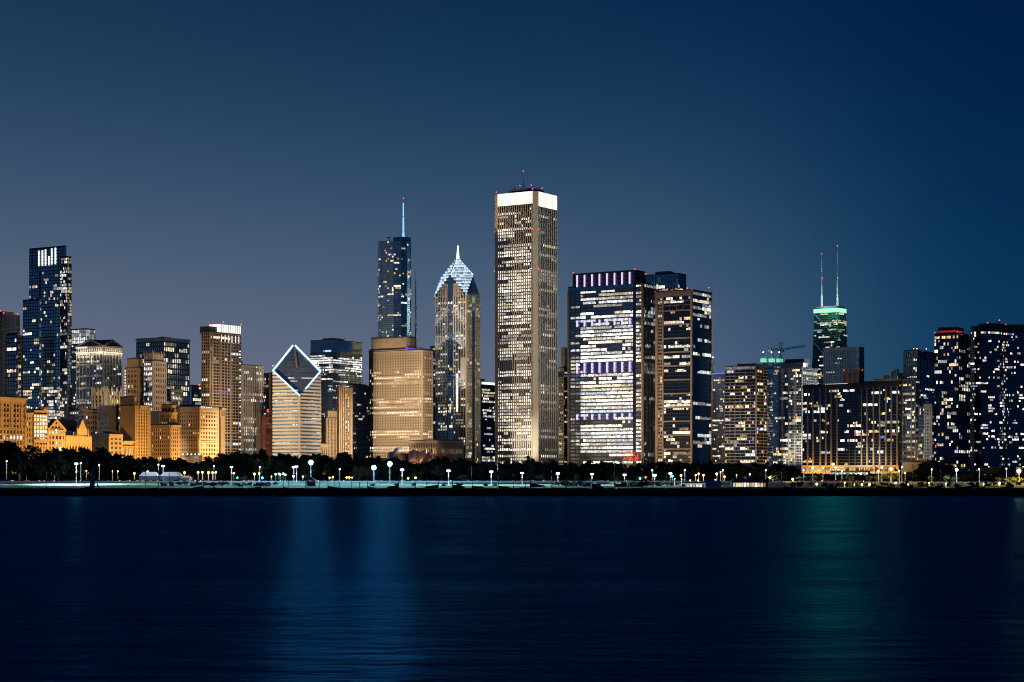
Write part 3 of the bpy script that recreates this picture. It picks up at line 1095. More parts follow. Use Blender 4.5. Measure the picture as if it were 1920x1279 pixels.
b = Bld('apartment_tower', 'tall gridded apartment tower with glowing white roof box', 378, 394, 452, 623, 1960, 'the white-capped grid tower', body='glass_warm')
b.fac('L', 4, 46, pw=.3, pd=.5, sh=.3, wall='tan_stone', lt=lit(.12, .6, .12, WARM, (.4, 1.2)))
b.fac('R', 11, 46, pw=.2, pd=.4, sh=.28, wall='tan_stone', lt=lit(.02, .4, .09, RESID, (.3, 1.2), rows=((626, 632, .3, 1),)))
for t in (640, 669, 698, 726, 754, 783, 810):
    b.slab('R', 0, 1, t - .8, t + .6, 0, 1.2, 'tan_stone', 'ledge')
for px in (397, 412.5, 432):
    a = (px - 394) / 58.0
    b.slab('R', max(0, a - .01), a + .012, 624, 886, 0, .9, 'tan_stone', 'main_pier')
for i in range(17):
    b.beacon(450.3, 659 + i * 11.5, b.WR * uR[1] - 2, .62, 'lamp_white', 'edge_lamp')
b.slab('R', .30, 1.0, 606, 624, -14, -.2, 'crown_white', 'lit_roof_box')
for i in range(1, 12):
    b.slab('R', .30 + i * .0583 - .003, .30 + i * .0583 + .003, 606, 624, -.2, .2, 'grey_metal', 'mullion')
b.slab('R', .05, .29, 611, 624, -16, -3, 'dark_concrete', 'penthouse')
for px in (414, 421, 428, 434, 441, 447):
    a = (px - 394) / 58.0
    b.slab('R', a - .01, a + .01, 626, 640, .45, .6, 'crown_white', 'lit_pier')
b.beacon(398, 609); b.beacon(419, 604); b.beacon(452, 608.5, b.WR * uR[1])
b.flood(.55, (1, .86, .72), 330, .6); b.flood(.5, (1, .86, .72), 330, .6, face='R'); b.done()
b = Bld('office_tower', 'pale finely ribbed office slab with bright floor bands', 446, 452.5, 493, 684.5, 2080, 'the finely ribbed slab', body='glass_dark')
b.fac('R', 12, 34, 689, pw=.42, pd=.8, sh=.14, sd=.2, wall='marble', band='dark_metal', lt=lit(.12, .6, .05, COOL, (.4, 1.1), rows=((699, 702, .35, 1), (737, 740, .9, 1), (747, 750, .9, 1.1), (768, 771, .9, 1), (775, 778, .6, .9), (804, 808, .95, 1.1), (811, 815, .8, 1))))
b.fac('L', 4, 34, 689, pw=.45, pd=.8, sh=.14, sd=.2, wall='marble', lt=lit(.1, .6, .05, COOL))
b.slab('R', 0, 1, 684, 689, 0, 1.0, 'limestone', 'attic_band')
b.slab('R', 0, .25, 675, 684.5, -16, -6, 'dark_concrete', 'penthouse')
for px in (469, 480):
    b.beacon(px, 688.5, 20, 1.0, 'lamp_white', 'flood_lamp')
b.flood(.9, (1, .90, .82), 330, .6, face='R'); b.done()
b = Bld('parking_tower', 'banded dark tower with red lit floor behind the red brick block', 490, 499, 514, 701, 2320, None, body='glass_black')
for f_, nb_ in (('L', 5), ('R', 8)):
    b.fac(f_, nb_, 28, pw=.05, sh=.35, wall='grey_concrete', lt=lit(.25, .5, .12, RESID, (.3, .9)))
b.slab('R', .05, .6, 767, 773, .5, .7, 'glow_red', 'red_sign')
b.done()
b = Bld('stone_tower', 'slim brown stone tower ending in a small dome', 482, 488, 494, 774, 2000, None, body='brown_panel')
b.fac('R', 3, 16, pw=.5, sh=.4, wall='brown_panel', lt=lit(0, 0, .03))
k = b.block(484, 488, 492, 767, 774, 2002, 'brown_panel')
m = MB()
m.ball((k.C[0], k.C[1] + 3, k.h(767)), k.m(3.2), 8, 6, 1.2)
m.build('dome', 'brown_panel', b.root)
b.flood(.5, (1, .7, .45), 250, .8); b.done()
b = Bld('brick_building', 'dark red brick block with small window grid', 491, 498, 512, 779, 1985, 'the red brick block', body='glass_warm')
b.fac('L', 4, 18, pw=.55, sh=.5, wall='red_brick', lt=lit(0, 0, .05))
b.fac('R', 7, 18, pw=.55, sh=.5, wall='red_brick', lt=lit(0, 0, .10, COOL, (.3, .8)))
b.flood(1.1, (1, .72, .5), 250, .8); b.flood(1.1, (1, .72, .5), 250, .8, face='R'); b.done()
b = Bld('stone_tower', 'brown slice of tower just left of the diamond top', 504, 508, 514, 700, 2200, None, body='brown_panel')
b.fac('R', 4, 28, pw=.4, sh=.3, wall='brown_panel', lt=lit(0, 0, .04))
b.beacon(512, 686, 0, 1.3, 'crown_warm', 'roof_lamp')
b.flood(.4, (1, .75, .5), 250, .8); b.done()

# ------------------------------------------------------------------ centre: the diamond-topped tower
b = Bld('skyscraper', 'banded white tower sliced into a glowing diamond-shaped roof', 511.5, 562, 601, 694, 1950, 'the diamond-topped tower', body=None)
zc, zs, zt = b.h(743), b.h(694), b.h(640)
poly = [b.A, b.C, b.B, b.D]
tops = [zs, zc, zs, zt]
m = MB(); m.prism(poly, 0, 0, tops)
m.build('body', 'glass_dark', b.root)
P, u, n, w = b.frame('L')
nf = 19
zb = b.h(874)
fh = (zs - zb) / 27.0
for f_ in 'LR':
    P, u, n, w = b.frame(f_)
    for k in range(36):
        z = zb + fh * k
        # under the slanting roof edge the bands stop where the cut begins
        t = 0.0 if z < zc else (z - zc) / (zs - zc)
        if t >= .97:
            continue
        lo, hi = (0.0, 1 - t) if f_ == 'L' else (t, 1.0)
        mm = MB()
        if z > zs:
            continue
        mm.obox(P, u, n, lo * w, hi * w - (.2 if hi == 1 else 0), z, z + fh * .54, 0, .7)
        mm.build('spandrel', 'marble', b.root)
        if z < zc + 4:
            nb = 22 if f_ == 'L' else 17
            b.light(P, u, n, w * (hi - lo) if f_ == 'L' else w, z, fh, 1, w * (hi - lo) / nb, nb, .05, 10 ** 6, .56, lit(.6, .5, .15, OFFICE, (.2, .95), run=3), 0, F / b.Y * .8, 1, 300)
m = MB(); m.obox(*b.frame('L')[:3], b.WL - .9, b.WL + .5, zb, zc - 1, -.5, .9)
m.build('corner_post', 'marble', b.root)
m = MB(); m.obox(*b.frame('R')[:3], b.WR - .7, b.WR, zb, zs, -.2, .9); m.build('corner_post', 'marble', b.root)
# slanting glass roof: two halves with a slot between, each with fine glazing bars and floor lines
cA, cC, cB, cD = (Vector((p[0], p[1], z)) for p, z in zip(poly, tops))
nrm = (cB - cC).cross(cA - cC).normalized()
if nrm.z < 0:
    nrm = -nrm
ctr = (cC + cD) / 2
def strip(a, b_, r, up, mat, name):
    m = MB()
    m.tube(tuple(a + nrm * up), tuple(b_ + nrm * up), r, None, 6)
    return m.build(name, mat, b.root)
topl, topr = cD + (cA - cD) * .05, cD + (cB - cD) * .05
botl, botr = cC + (cA - cC) * .0, cC + (cB - cC) * .28
m = MB(); m.poly([tuple(p + nrm * .15) for p in (cA, cC, cB, cD)]); m.build('slanted_glazing', 'glass_blue', b.root)
strip(cA, topl, .95, .8, 'tube_edge', 'light_tube')
strip(cB, topr, .95, .8, 'tube_edge', 'light_tube')
strip(cA, botl, .95, .8, 'tube_edge', 'light_tube')
strip(cB, botr, .95, .8, 'tube_edge', 'light_tube')
slot = MB()
s0, s1 = cD + (cA - cD) * .02, cD + (cB - cD) * .06
e0 = cD + (cC - cD) * .46
slot.poly([tuple(p + nrm * .3) for p in (s0, e0 - (cB - cA).normalized() * .3, e0 + (cB - cA).normalized() * 1.6, s1)])
slot.build('roof_slot', 'grey_metal', b.root)
for i in range(1, 16):
    t = i / 16
    pa = cC + (cA - cC) * min(1, 2 * t) if t <= .5 else cA + (cD - cA) * (2 * t - 1)
    pb = cC + (cB - cC) * min(1, 2 * t) if t <= .5 else cB + (cD - cB) * (2 * t - 1)
    strip(pa, pb, .06, .2, 'dark_metal', 'glazing_bar')
    for q_ in range(2):
        if b.rng.random() < .16 or i in (6,):
            a = pa + (pb - pa) * (.1 + .45 * q_ + b.rng.random() * .15)
            c = pa + (pb - pa) * (.3 + .45 * q_ + b.rng.random() * .2)
            dn = (cC - ctr).normalized() * 1.8
            g = .35 + .6 * b.rng.random()
            mm = MB(); mm.quad(*[tuple(p + nrm * .25) for p in (a, c, c + dn, a + dn)], (g, g * .95, g * .8))
            mm.build('window', 'lit_pane', b.root)
b.flood(2.6, (1, .76, .54), 170, .45, side=115, wide=1.3); b.flood(2.4, (1, .76, .54), 200, .45, face='R', wide=1.2)
b.done()

b = Bld('office_tower', 'black tower with bright white floor bands and unlit cap behind the diamond roof', 582, 624, 679, 638, 2300, 'the black banded tower', body='glass_dark')
R_ = ((636, 658, 0, 1), (664, 668, .25, .8), (668, 674, .7, 1.2), (675, 682, .95, 1.3), (684, 688, .55, 1), (688, 694, .85, 1.2), (697, 703, .6, .9), (709, 715, .7, 1.0), (717, 722, .15, 1), (724, 729, .3, 1), (731, 736, .35, .9), (744, 749, .9, 1.1), (750, 765, .05, 1), (767, 780, .4, 1))
b.fac('L', 18, 32, 660, 800, pw=.08, sh=.32, sd=.25, wall='dark_metal', lt=lit(.2, .5, .1, OFFICE, (.5, 1.3), rows=R_, run=4))
b.fac('R', 22, 32, 660, 800, pw=.08, sh=.32, sd=.25, wall='dark_metal', lt=lit(.2, .5, .1, OFFICE, (.5, 1.3), rows=R_, run=4))
b.slab('L', .5, .99, 633.5, 638, -22, -2, 'dark_metal', 'penthouse')
for i in range(9):
    if i != 1:
        b.slab('L', .6 + i * .037, .6 + i * .037 + .022, 656, 659.5 if i else 659, .2, .35, 'sign_cyan', 'sign_letter')
for px, py in ((601, 667), (611, 694), (619, 730)):
    b.beacon(px, py, -2 + (624 - px) * .3, 1.2, 'lamp_white', 'flood_lamp')
b.beacon(662, 671, 22, 1.0, 'lamp_white', 'flood_lamp')
m = MB(); m.tube((b.m(16), 40, b.z1), (b.m(16), 40, b.z1 + 7), .25); m.build('mast', 'dark_metal', b.root)
b.done()
b = Bld('stone_building', 'tan stone block with tall ribs right of the diamond-topped tower', 602, 611, 635, 784, 2050, None, body='glass_warm')
b.fac('R', 9, 16, pw=.5, pd=.7, sh=.25, wall='tan_stone', lt=lit(0, 0, .06, WARM, (.3, .9)))
b.fac('L', 4, 16, pw=.5, sh=.3, wall='tan_stone')
k = b.block(609, 614, 635, 771, 784, 2056, 'tan_stone')
k.fac('R', 7, 2, pw=.6, sh=.3, wall='tan_stone')
k = b.block(598, 601.5, 616, 833, None, 2000, 'tan_stone')
k.fac('R', 4, 1, 838, 870, pw=.4, pd=1, sh=.15, wall='tan_stone')
b.flood(1.7, (1, .66, .34), 250, .5, face='R'); b.done()
b = Bld('stone_tower', 'bright tan slab with three dark vertical window strips', 632, 636, 661, 726, 2010, 'the three-strip tan slab', body='tan_stone')
for a in (.30, .50, .70):
    m = MB(); P, u, n, w = b.frame('R')
    m.obox(P, u, n, (a - .05) * w, (a + .05) * w, b.h(886), b.h(731), .02, .1); m.build('window_strip', 'glass_warm', b.root)
b.fac('R', 10, 30, 731, pw=0, piers=False, sh=.3, sd=.15, wall='tan_stone', bands=True, a0=.25, a1=.75, lt=None, bname='floor_line')
for i in range(30):
    z = 733 + i * 5.1
    for a in (.30, .50, .70):
        if b.rng.random() < .4:
            b.slab('R', a - .045, a + .045, z, z + 3.2, .1, .2, 'crown_warm' if b.rng.random() < .6 else 'glow_amber', 'window')
for a in (.12, .25, .40, .6, .75, .88):
    b.slab('R', a - .03, a + .03, 727, 886, 0, .9, 'tan_stone', 'pier')
b.flood(4.0, (1, .62, .26), 280, .55, face='R'); b.done()
b = Bld('apartment_tower', 'dark apartment block with scattered lit windows left of the tan grid tower', 655, 661.5, 693, 723, 2090, 'the dark scatter-lit block', body='glass_dark')
b.fac('R', 16, 30, pw=.25, sh=.4, wall='dark_concrete', lt=lit(.03, .4, .14, WARM, (.3, 1.3)))
b.slab('R', .2, .95, 719, 723, -12, -2, 'dark_concrete', 'penthouse')
b.done()

# tan grid tower with its mast
b = Bld('skyscraper', 'broad tan tower of small square windows with a tall roof mast', 692, 792, 811.5, 655, 2350, 'the tan grid tower', body='glass_warm')
R_ = ((711, 717, .55, 1.2), (720, 726, .1, 1), (716, 719, .95, 1.4), (703, 708, .35, 1), (727, 731, .3, 1), (746, 750, .65, 1.2), (751, 756, .85, 1.3), (757, 762, .65, 1.2), (764, 769, .35, 1), (771, 777, .5, 1.2), (777, 783, .55, 1.3), (784, 790, .35, 1.1), (808, 814, .95, 1.4), (815, 822, .4, 1), (838, 845, .95, 1.3))
b.fac('L', 21, 39, 658, 857, pw=.45, pd=.5, sh=.48, sd=.42, wall='tan_stone', lt=lit(.05, .6, .06, WARM, (.6, 1.4), rows=R_, run=4))
b.fac('R', 6, 39, 658, 857, pw=.42, pd=.5, sh=.48, sd=.42, wall='tan_stone', lt=lit(.1, .6, .1, WARM, (.6, 1.3), rows=R_, run=4))
for f_ in 'LR':
    b.slab(f_, 0, 1, 656.2, 658.5, 0, .8, 'tan_stone', 'parapet')
k = b.block(696.5, 761, 778, 632, 655, 2358, 'tan_stone')
for f_, nb_ in (('L', 22), ('R', 8)):
    k.fac(f_, nb_, 1, 629, 632.5, pw=.2, pd=.3, sh=.1, wall='dark_metal', pname='louvre')
    k.slab(f_, 0, 1, 651.5, 655, 0, .4, 'strip_blue' if f_ == 'R' else 'dark_metal', 'roof_band')
b.fac('L', 26, 1, 651, 656, pw=.25, pd=.9, sh=.1, wall='dark_metal', pname='louvre')
mz0, mz1 = b.h(650), b.h(500)
mx = xpx(779.5, b.Y + 45) - b.o[0]
m = MB(); m.tube((mx, 45, mz0), (mx, 45, mz0 + (mz1 - mz0) * .52), 1.15, .95, 8); mast = m.build('mast', 'grey_metal', b.root)
m = MB(); m.tube((mx, 45, mz0 + (mz1 - mz0) * .52), (mx, 45, mz1 - 12), .8, .6, 8); m.tube((mx, 45, mz1 - 12), (mx, 45, mz1), .3, .15, 6)
m.build('upper_mast', 'grey_metal', mast)
for t in (.3, .52):
    m = MB(); m.tube((mx, 45, mz0 + (mz1 - mz0) * t), (mx, 45, mz0 + (mz1 - mz0) * t + 1.5), 1.6, None, 8); m.build('collar', 'grey_metal', mast)
b.flood(4.4, (1, .70, .43), 420, .5, side=90, wide=1.2); b.flood(2.2, (1, .72, .46), 110, .5, face='R'); b.done()
b = Bld('office_building', 'low ribbed annex with tan and grey faces and one bright floor', 767, 821, 867.5, 826, 2220, 'the low ribbed annex', body='glass_dark')
b.fac('L', 17, 3, 829, 862, pw=.4, pd=.9, sh=.2, wall='tan_stone', lt=lit(0, 0, .08, WARM, rows=((838, 846, .85, 1.1),)))
b.fac('R', 24, 3, 829, 862, pw=.4, pd=.9, sh=.2, wall='limestone', lt=lit(0, 0, .12, WARM, (.2, .7), rows=((838, 846, .95, .9),)))
for f_ in 'LR':
    b.slab(f_, 0, 1, 826, 829.5, 0, 1.1, 'limestone', 'parapet')
b.flood(1.4, (1, .68, .40), 250, .7); b.flood(.7, (1, .85, .65), 250, .7, face='R'); b.done()

# rounded glass tower with the blue spire
Y = 2900
b = Bld('skyscraper', 'rounded blue glass tower with a glowing blue spire', 708.6, 752, 770.5, 462, Y, 'the blue-spired tower', body=None)
s_ = Y / F
def tw(px, dy):
    return (xpx(px, Y + dy) - b.o[0], dy)
pl = [tw(716, 60), tw(709.5, 38), tw(708.4, 22), tw(710.2, 9), tw(715, 2), tw(726, 0), tw(738, -2), tw(752, -1), tw(763, 5), tw(768.5, 16), tw(770.8, 32), tw(769, 60)]
m = MB(); m.prism(pl, 0, b.h(452)); m.build('body', 'glass_soft', b.root)
b.ring(pl, 48, b.h(640), b.h(452), .22, .25, 'grey_metal', lit(.06, .5, .07, WARM, (.3, 1.2), rows=((485, 492, .3, 1), (504, 516, .28, 1), (535, 562, .2, 1.1), (590, 600, .2, 1))), nb=4)
for a_, r_ in ((2, .16), (4, .16), (5, .16), (6, .16), (7, .16), (8, .16)):
    P, Q = pl[a_], pl[(a_ + 1) % 12]
    m = MB(); m.tube((P[0], P[1] - .2, b.h(640)), (P[0], P[1] - .2, b.h(452)), .28, None, 4); m.build('fin', 'steel', b.root)
pl2 = [tw(737, 40), tw(737.5, 14), tw(745, 9), tw(757, 8), tw(766, 13), tw(770.3, 26), tw(770, 50)]
m = MB(); m.prism(pl2, b.h(452), b.h(443)); m.build('upper_storeys', 'glass_dark', b.root)
b.ring(pl2, 3, b.h(452), b.h(443), .2, .25, 'dark_metal', None)
m = MB(); zz0 = b.h(452); cx0 = xpx(730, Y) - b.o[0]
m.box(cx0 - .5, cx0 + .5, 4, 5, zz0, zz0 + 6); m.box(cx0 - 4, cx0 + 1.5, 3.6, 5, zz0 + 5, zz0 + 6.3); m.build('window_crane', 'dark_metal', b.root)
x0 = xpx(756.3, Y + 30) - b.o[0]
zz = [b.h(p) for p in (443, 430, 401, 374)]
for i, r in enumerate((1.9, 1.35, 1.0)):
    m = MB(); m.tube((x0, 30, zz[i]), (x0, 30, zz[i + 1] - .8), r, r * .85, 8); sp = m.build('spire', 'spire_blue', b.root)
    m = MB(); m.tube((x0, 30, zz[i + 1] - .8), (x0, 30, zz[i + 1]), r * .8, None, 8); m.build('spire_joint', 'dark_metal', sp)
b.beacon(756.3, 372, 30, .9)
b.flood(.9, (.9, .85, .75), 500, .8, face=(pl[2], pl[6])); b.done()

# chevron-crowned tower with pyramid and spire
Y = 2450
b = Bld('skyscraper', 'chevron-crowned tower with a lit pyramid and needle spire', 817, 874, 900, 552, Y, 'the pyramid-crowned tower', body=None)
z1, z2, z3 = b.h(552), b.h(515), b.h(481)
def mid(p, q):
    return ((p[0] + q[0]) / 2, (p[1] + q[1]) / 2)
cen = mid(b.A, b.B)
mL, mR, mB, mA = mid(b.A, b.C), mid(b.C, b.B), mid(b.B, b.D), mid(b.D, b.A)
ringp = [b.A, mL, b.C, mR, b.B, mB, b.D, mA]
hz = [z1, z2] * 4
m = MB()
m.prism(ringp, 0, 0, hz)
m.f.pop(); m.c.pop(); m.f.pop(); m.c.pop()
m.build('body', 'glass_dark', b.root)
apex = (cen[0], cen[1], z3)
for k in (2, 4, 6, 0):
    c_ = ringp[k]
    l_, r_ = ringp[(k - 1) % 8], ringp[(k + 1) % 8]
    m = MB(); m.poly([(c_[0], c_[1], z1), (r_[0], r_[1], z2), apex, (l_[0], l_[1], z2)])
    m.build('pyramid_face', 'grey_metal' if k != 4 else 'grey_concrete', b.root)
# stepped glowing rows on the two front faces of the pyramid
def facet(cn, lm, rm, rows, gain):
    C3, L3, R3, T3 = Vector((*cn, z1)), Vector((*lm, z2)), Vector((*rm, z2)), Vector(apex)
    nv = (R3 - C3).cross(L3 - C3).normalized()
    if nv.z < 0:
        nv = -nv
    hn = Vector((nv.x, nv.y, 0)).normalized()
    for i in range(rows):
        t0, t1 = i / rows, (i + .66) / rows
        t2 = (i + 1) / rows
        def ab(t):
            z = z1 + (z3 - z1) * t
            if t < .5:
                return C3 + (L3 - C3) * (2 * t), C3 + (R3 - C3) * (2 * t)
            return L3 + (T3 - L3) * (2 * t - 1), R3 + (T3 - R3) * (2 * t - 1)
        a0, b0 = ab(t0 + .3 / rows)
        step = hn * 2.4
        zl, zh = a0.z - 1.6, a0.z + (z3 - z1) / rows * .5
        # ledge block with glazed riser
        m = MB()
        A2, B2 = a0 + step, b0 + step
        m.hexa([(A2.x, A2.y, zl), (B2.x, B2.y, zl), (b0.x - hn.x * 3, b0.y - hn.y * 3, zl), (a0.x - hn.x * 3, a0.y - hn.y * 3, zl),
                (A2.x, A2.y, zh), (B2.x, B2.y, zh), (b0.x - hn.x * 3, b0.y - hn.y * 3, zh), (a0.x - hn.x * 3, a0.y - hn.y * 3, zh)])
        st = m.build('setback', 'grey_metal', b.root)
        nw = max(2, int((B2 - A2).length / 3.2))
        ms = MB()
        for j in range(nw):
            p, q = A2 + (B2 - A2) * (j / nw), A2 + (B2 - A2) * ((j + .88) / nw)
            g = gain * (.3 + 1.0 * b.rng.random())
            f_ = hn * .1
            ms.quad((p.x + f_.x, p.y + f_.y, zl + .9), (q.x + f_.x, q.y + f_.y, zl + .9), (q.x + f_.x, q.y + f_.y, zh - .5), (p.x + f_.x, p.y + f_.y, zh - .5), (g * .62, g * .80, g))
        ms.build('lit_riser', 'lit_pane', st)
        ms = MB(); ms.tube(tuple(A2 + Vector((0, 0, zl + .4 - A2.z))), tuple(B2 + Vector((0, 0, zl + .4 - B2.z))), .42, None, 4)
        ms.build('light_line', 'tube_edge', st)
facet(b.C, mL, mR, 13, .8)
facet(b.A, mA, mL, 13, 1.1)
for p, q in (((*mR, z2), apex), ((*mL, z2), apex), ((*mA, z2), apex)):
    m = MB(); m.tube((p[0], p[1] - 1, p[2] + .8), (q[0], q[1] - 1, q[2] + .8), .8, .8, 6)
    m.build('lit_ridge', 'tube_edge', b.root)
m = MB(); m.tube((cen[0], cen[1], z3 - 2), (cen[0], cen[1], b.h(456)), 2.2, .7, 8); m.build('spire', 'tube_white', b.root)
m = MB(); m.tube((cen[0], cen[1], b.h(456)), (cen[0], cen[1], b.h(444)), .35, .1, 6); m.build('spire_tip', 'steel', b.root)
# left front: ribs, dark centre, three tiers of chevron ledges washed by ledge lamps
P, u, n, w = b.frame('L')
R_ = ((563, 568, .5, 1.2), (577, 582, .3, 1.1), (650, 656, .3, 1), (672, 678, .45, 1), (692, 696, .35, 1), (716, 720, .3, 1), (755, 772, .45, 1), (772, 800, .3, 1), (805, 815, .3, 1))
for lo, hi in ((0, .40), (.58, 1.0)):
    b.fac('L', 5, 56, 552, 870, pw=.30, pd=.9, sh=.34, sd=.3, wall='marble', band='dark_metal', a0=lo, a1=hi, lt=lit(.06, .4, .10, WARM, (.4, 1.1), rows=R_))
for lo, hi, z in ((.08, .40, 545), (.16, .40, 537), (.24, .40, 530), (.58, .90, 545), (.58, .82, 537), (.58, .74, 530)):
    b.fac('L', 4, 1, z, 553, pw=.34, pd=.9, sh=.2, sd=.5, wall='marble', a0=lo, a1=hi, off=-.2)
m = MB()
m.poly([(P[0] + u[0] * w * a + n[0] * .5, P[1] + u[1] * w * a + n[1] * .5, b.h(y)) for a, y in ((.40, 880), (.58, 880), (.58, 525), (.49, 516), (.40, 525))])
m.build('centre_glazing', 'glass_blue', b.root)
b.fac('L', 3, 56, 552, 870, pw=.1, sh=.16, wall='dark_metal', a0=.41, a1=.57, off=.5, lt=lit(.05, .6, .10, WARM, (.4, 1.1), rows=R_))
for tier, (y_top, y_bot, out) in enumerate(((580, 609, 1.8), (632, 652, 3.6), (700, 730, 5.4))):
    for lo, hi, flip in ((0, .40, 0), (.58, 1.0, 1)):
        m = MB()
        a0, a1 = lo * w, hi * w
        steps = 5
        for s_i in range(steps):
            q0, q1 = a0 + (a1 - a0) * s_i / steps, a0 + (a1 - a0) * (s_i + 1) / steps
            t = (s_i + .5) / steps if not flip else 1 - (s_i + .5) / steps
            if tier == 2 and not flip:
                t = .2
            yt = y_bot + (y_top - y_bot) * t
            m.obox(P, u, n, q0 + .05, q1 - .05, b.h(min(880, yt + 60) if tier < 2 else 880), b.h(yt), 0.95, .95 + out * .5)
        # only the ledge itself is solid; below it the ribs go on
        me_top = MB()
        for s_i in range(steps):
            q0, q1 = a0 + (a1 - a0) * s_i / steps, a0 + (a1 - a0) * (s_i + 1) / steps
            t = (s_i + .5) / steps if not flip else 1 - (s_i + .5) / steps
            if tier == 2 and not flip:
                continue
            yt = y_bot + (y_top - y_bot) * t
            me_top.obox(P, u, n, q0, q1, b.h(yt + 2.2), b.h(yt), .9, 3.6)
            if tier < 2 or s_i >= 2:
                aa = (q0 + q1) / 2
                point((b.o[0] + P[0] + u[0] * aa + n[0] * 4.5, b.o[1] + P[1] + u[1] * aa + n[1] * 4.5, GZ + b.h(yt) + 2.5), 7000 if flip else 4000, (1, .97, .93), .5)
        if me_top.f:
            me_top.build('ledge', 'marble', b.root)
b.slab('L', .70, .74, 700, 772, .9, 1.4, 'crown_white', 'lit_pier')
b.slab('L', .84, .97, 670, 712, .9, 1.0, 'marble', 'lit_bay')
point((b.o[0] + P[0] + u[0] * w * .9 + n[0] * 4, b.o[1] + P[1] + u[1] * w * .9 + n[1] * 4, GZ + b.h(711)), 4000, (1, .97, .95), .5)
# right front: slimmer ribs either side of a dark notch
b.fac('R', 5, 56, 552, 870, pw=.3, pd=.7, sh=.2, wall='limestone', a1=.40, lt=lit(.1, .6, .06, WARM, (.4, 1.2), rows=R_))
b.fac('R', 5, 56, 552, 870, pw=.3, pd=.7, sh=.2, wall='limestone', a0=.62, lt=lit(.1, .6, .08, WARM, (.4, 1.2), rows=((582, 587, .8, 1), (588, 594, .8, 1), (755, 758, .8, 1))))
m = MB(); P, u, n, w = b.frame('R')
m.poly([(P[0] + u[0] * w * a + n[0] * .4, P[1] + u[1] * w * a + n[1] * .4, b.h(y)) for a, y in ((.40, 880), (.62, 880), (.62, 525), (.51, 516), (.40, 525))])
m.build('centre_glazing', 'glass_dark', b.root)
b.flood(.32, (.90, .95, .86), 420, .5); b.flood(.30, (.88, .95, .82), 75, .6, face='R'); b.done()
b = Bld('office_tower', 'dark glass sliver between the tan grid tower and the pyramid-crowned tower', 806, 811, 819, 650, 2620, None, body='glass_dark')
b.fac('R', 5, 34, pw=.1, sh=.3, wall='dark_metal', lt=lit(.15, .6, .12, COOL, (.3, 1.1)))
b.done()
b = Bld('office_tower', 'dark office block with a glowing white top left of the ribbed marble tower', 896, 903, 930, 718, 2600, None, body='glass_black')
b.fac('R', 12, 26, 722, 866, pw=.08, sh=.35, wall='dark_metal', lt=lit(.45, .75, .12, OFFICE, (.5, 1.3), rows=((718, 730, 0, 1), (858, 866, .9, 1.2))))
b.slab('R', 0, 1, 716, 720.5, 0, .6, 'crown_white', 'lit_parapet')
b.slab('R', .05, .3, 710, 717, -10, -2, 'dark_concrete', 'penthouse')
b.done()

# ribbed marble tower
Y = 2280
b = Bld('skyscraper', 'tallest tower, ribbed pale marble with a glowing white crown band', 926.6, 1004, 1044, 357.5, Y, 'the ribbed marble tower', body=None)
cL, cR = b.WL * .075, b.WR * .11
pl = [(b.A[0] + uR[0] * 3, b.A[1] + uR[1] * 3), (b.A[0] - uL[0] * 5, b.A[1] - uL[1] * 5), (b.C[0] + uL[0] * cL, b.C[1] + uL[1] * cL), (b.C[0] + uR[0] * cR, b.C[1] + uR[1] * cR), b.B, b.D]
m = MB(); m.prism(pl, 0, b.z1); m.build('body', 'glass_dark', b.root)
RA = ((381, 391, .05, 1), (391, 397, .5, .6), (428, 434, .93, 1.4), (436, 441, .7, 1.4), (441, 455, .1, 1), (472, 478, .95, 1.3), (478, 483, .6, 1.3), (484, 492, .35, 1.1), (492, 500, .3, 1), (506, 545, .92, 1.35), (545, 566, .8, 1.1), (566, 576, .75, 1.2), (576, 588, .6, 1), (588, 595, .96, 1.4), (595, 602, .4, 1), (602, 609, .75, 1.3), (612, 620, .85, 1.2), (620, 632, .5, .8), (632, 655, .5, .7), (655, 690, .45, .7), (690, 695, .95, 1.3), (701, 706, .9, 1.2), (707, 722, .35, .8), (722, 728, .85, 1.3), (728, 734, .4, .9), (740, 757, .8, 1.1), (757, 800, .8, 1.0), (803, 809, .93, 1.2), (822, 828, .7, 1.1), (840, 847, .95, 1.4), (848, 870, .4, 1))
FA = (pl[1], pl[2])
b.fac(FA, 16, 80, 381, 870, pw=.40, pd=1.1, sh=.30, sd=.3, wall='marble', band='dark_metal', lt=lit(.3, .7, .4, [(6, WH), (4, WW)], (.95, 1.6), rows=[(a_, b_, min(.97, f_ * 1.3), g_) for a_, b_, f_, g_ in RA], run=4), cap=60)
RB = ((401, 404, .3, .8), (428, 434, .7, .9), (472, 480, .5, .7), (503, 545, .75, 1.0), (570, 577, .4, .6), (588, 595, .6, .7), (612, 620, .5, .7), (722, 736, .6, .7), (748, 770, .4, .5), (803, 809, .6, .7))
b.fac((pl[3], pl[4]), 9, 80, 388, 870, pw=.40, pd=1.1, sh=.2, sd=.3, wall='marble', band='dark_metal', lt=lit(.05, .4, .05, [(6, WH), (4, WW)], (.5, 1.1), rows=RB, run=5), cap=60)
for (P_, Q_), nm in (((pl[0], pl[1]), 'corner_pier'), ((pl[2], pl[3]), 'corner_pier')):
    P, u, n, w = b.frame((P_, Q_))
    m = MB(); m.obox(P, u, n, 0, w, b.h(886), b.z1, -.4, 1.0); m.build(nm, 'marble', b.root)
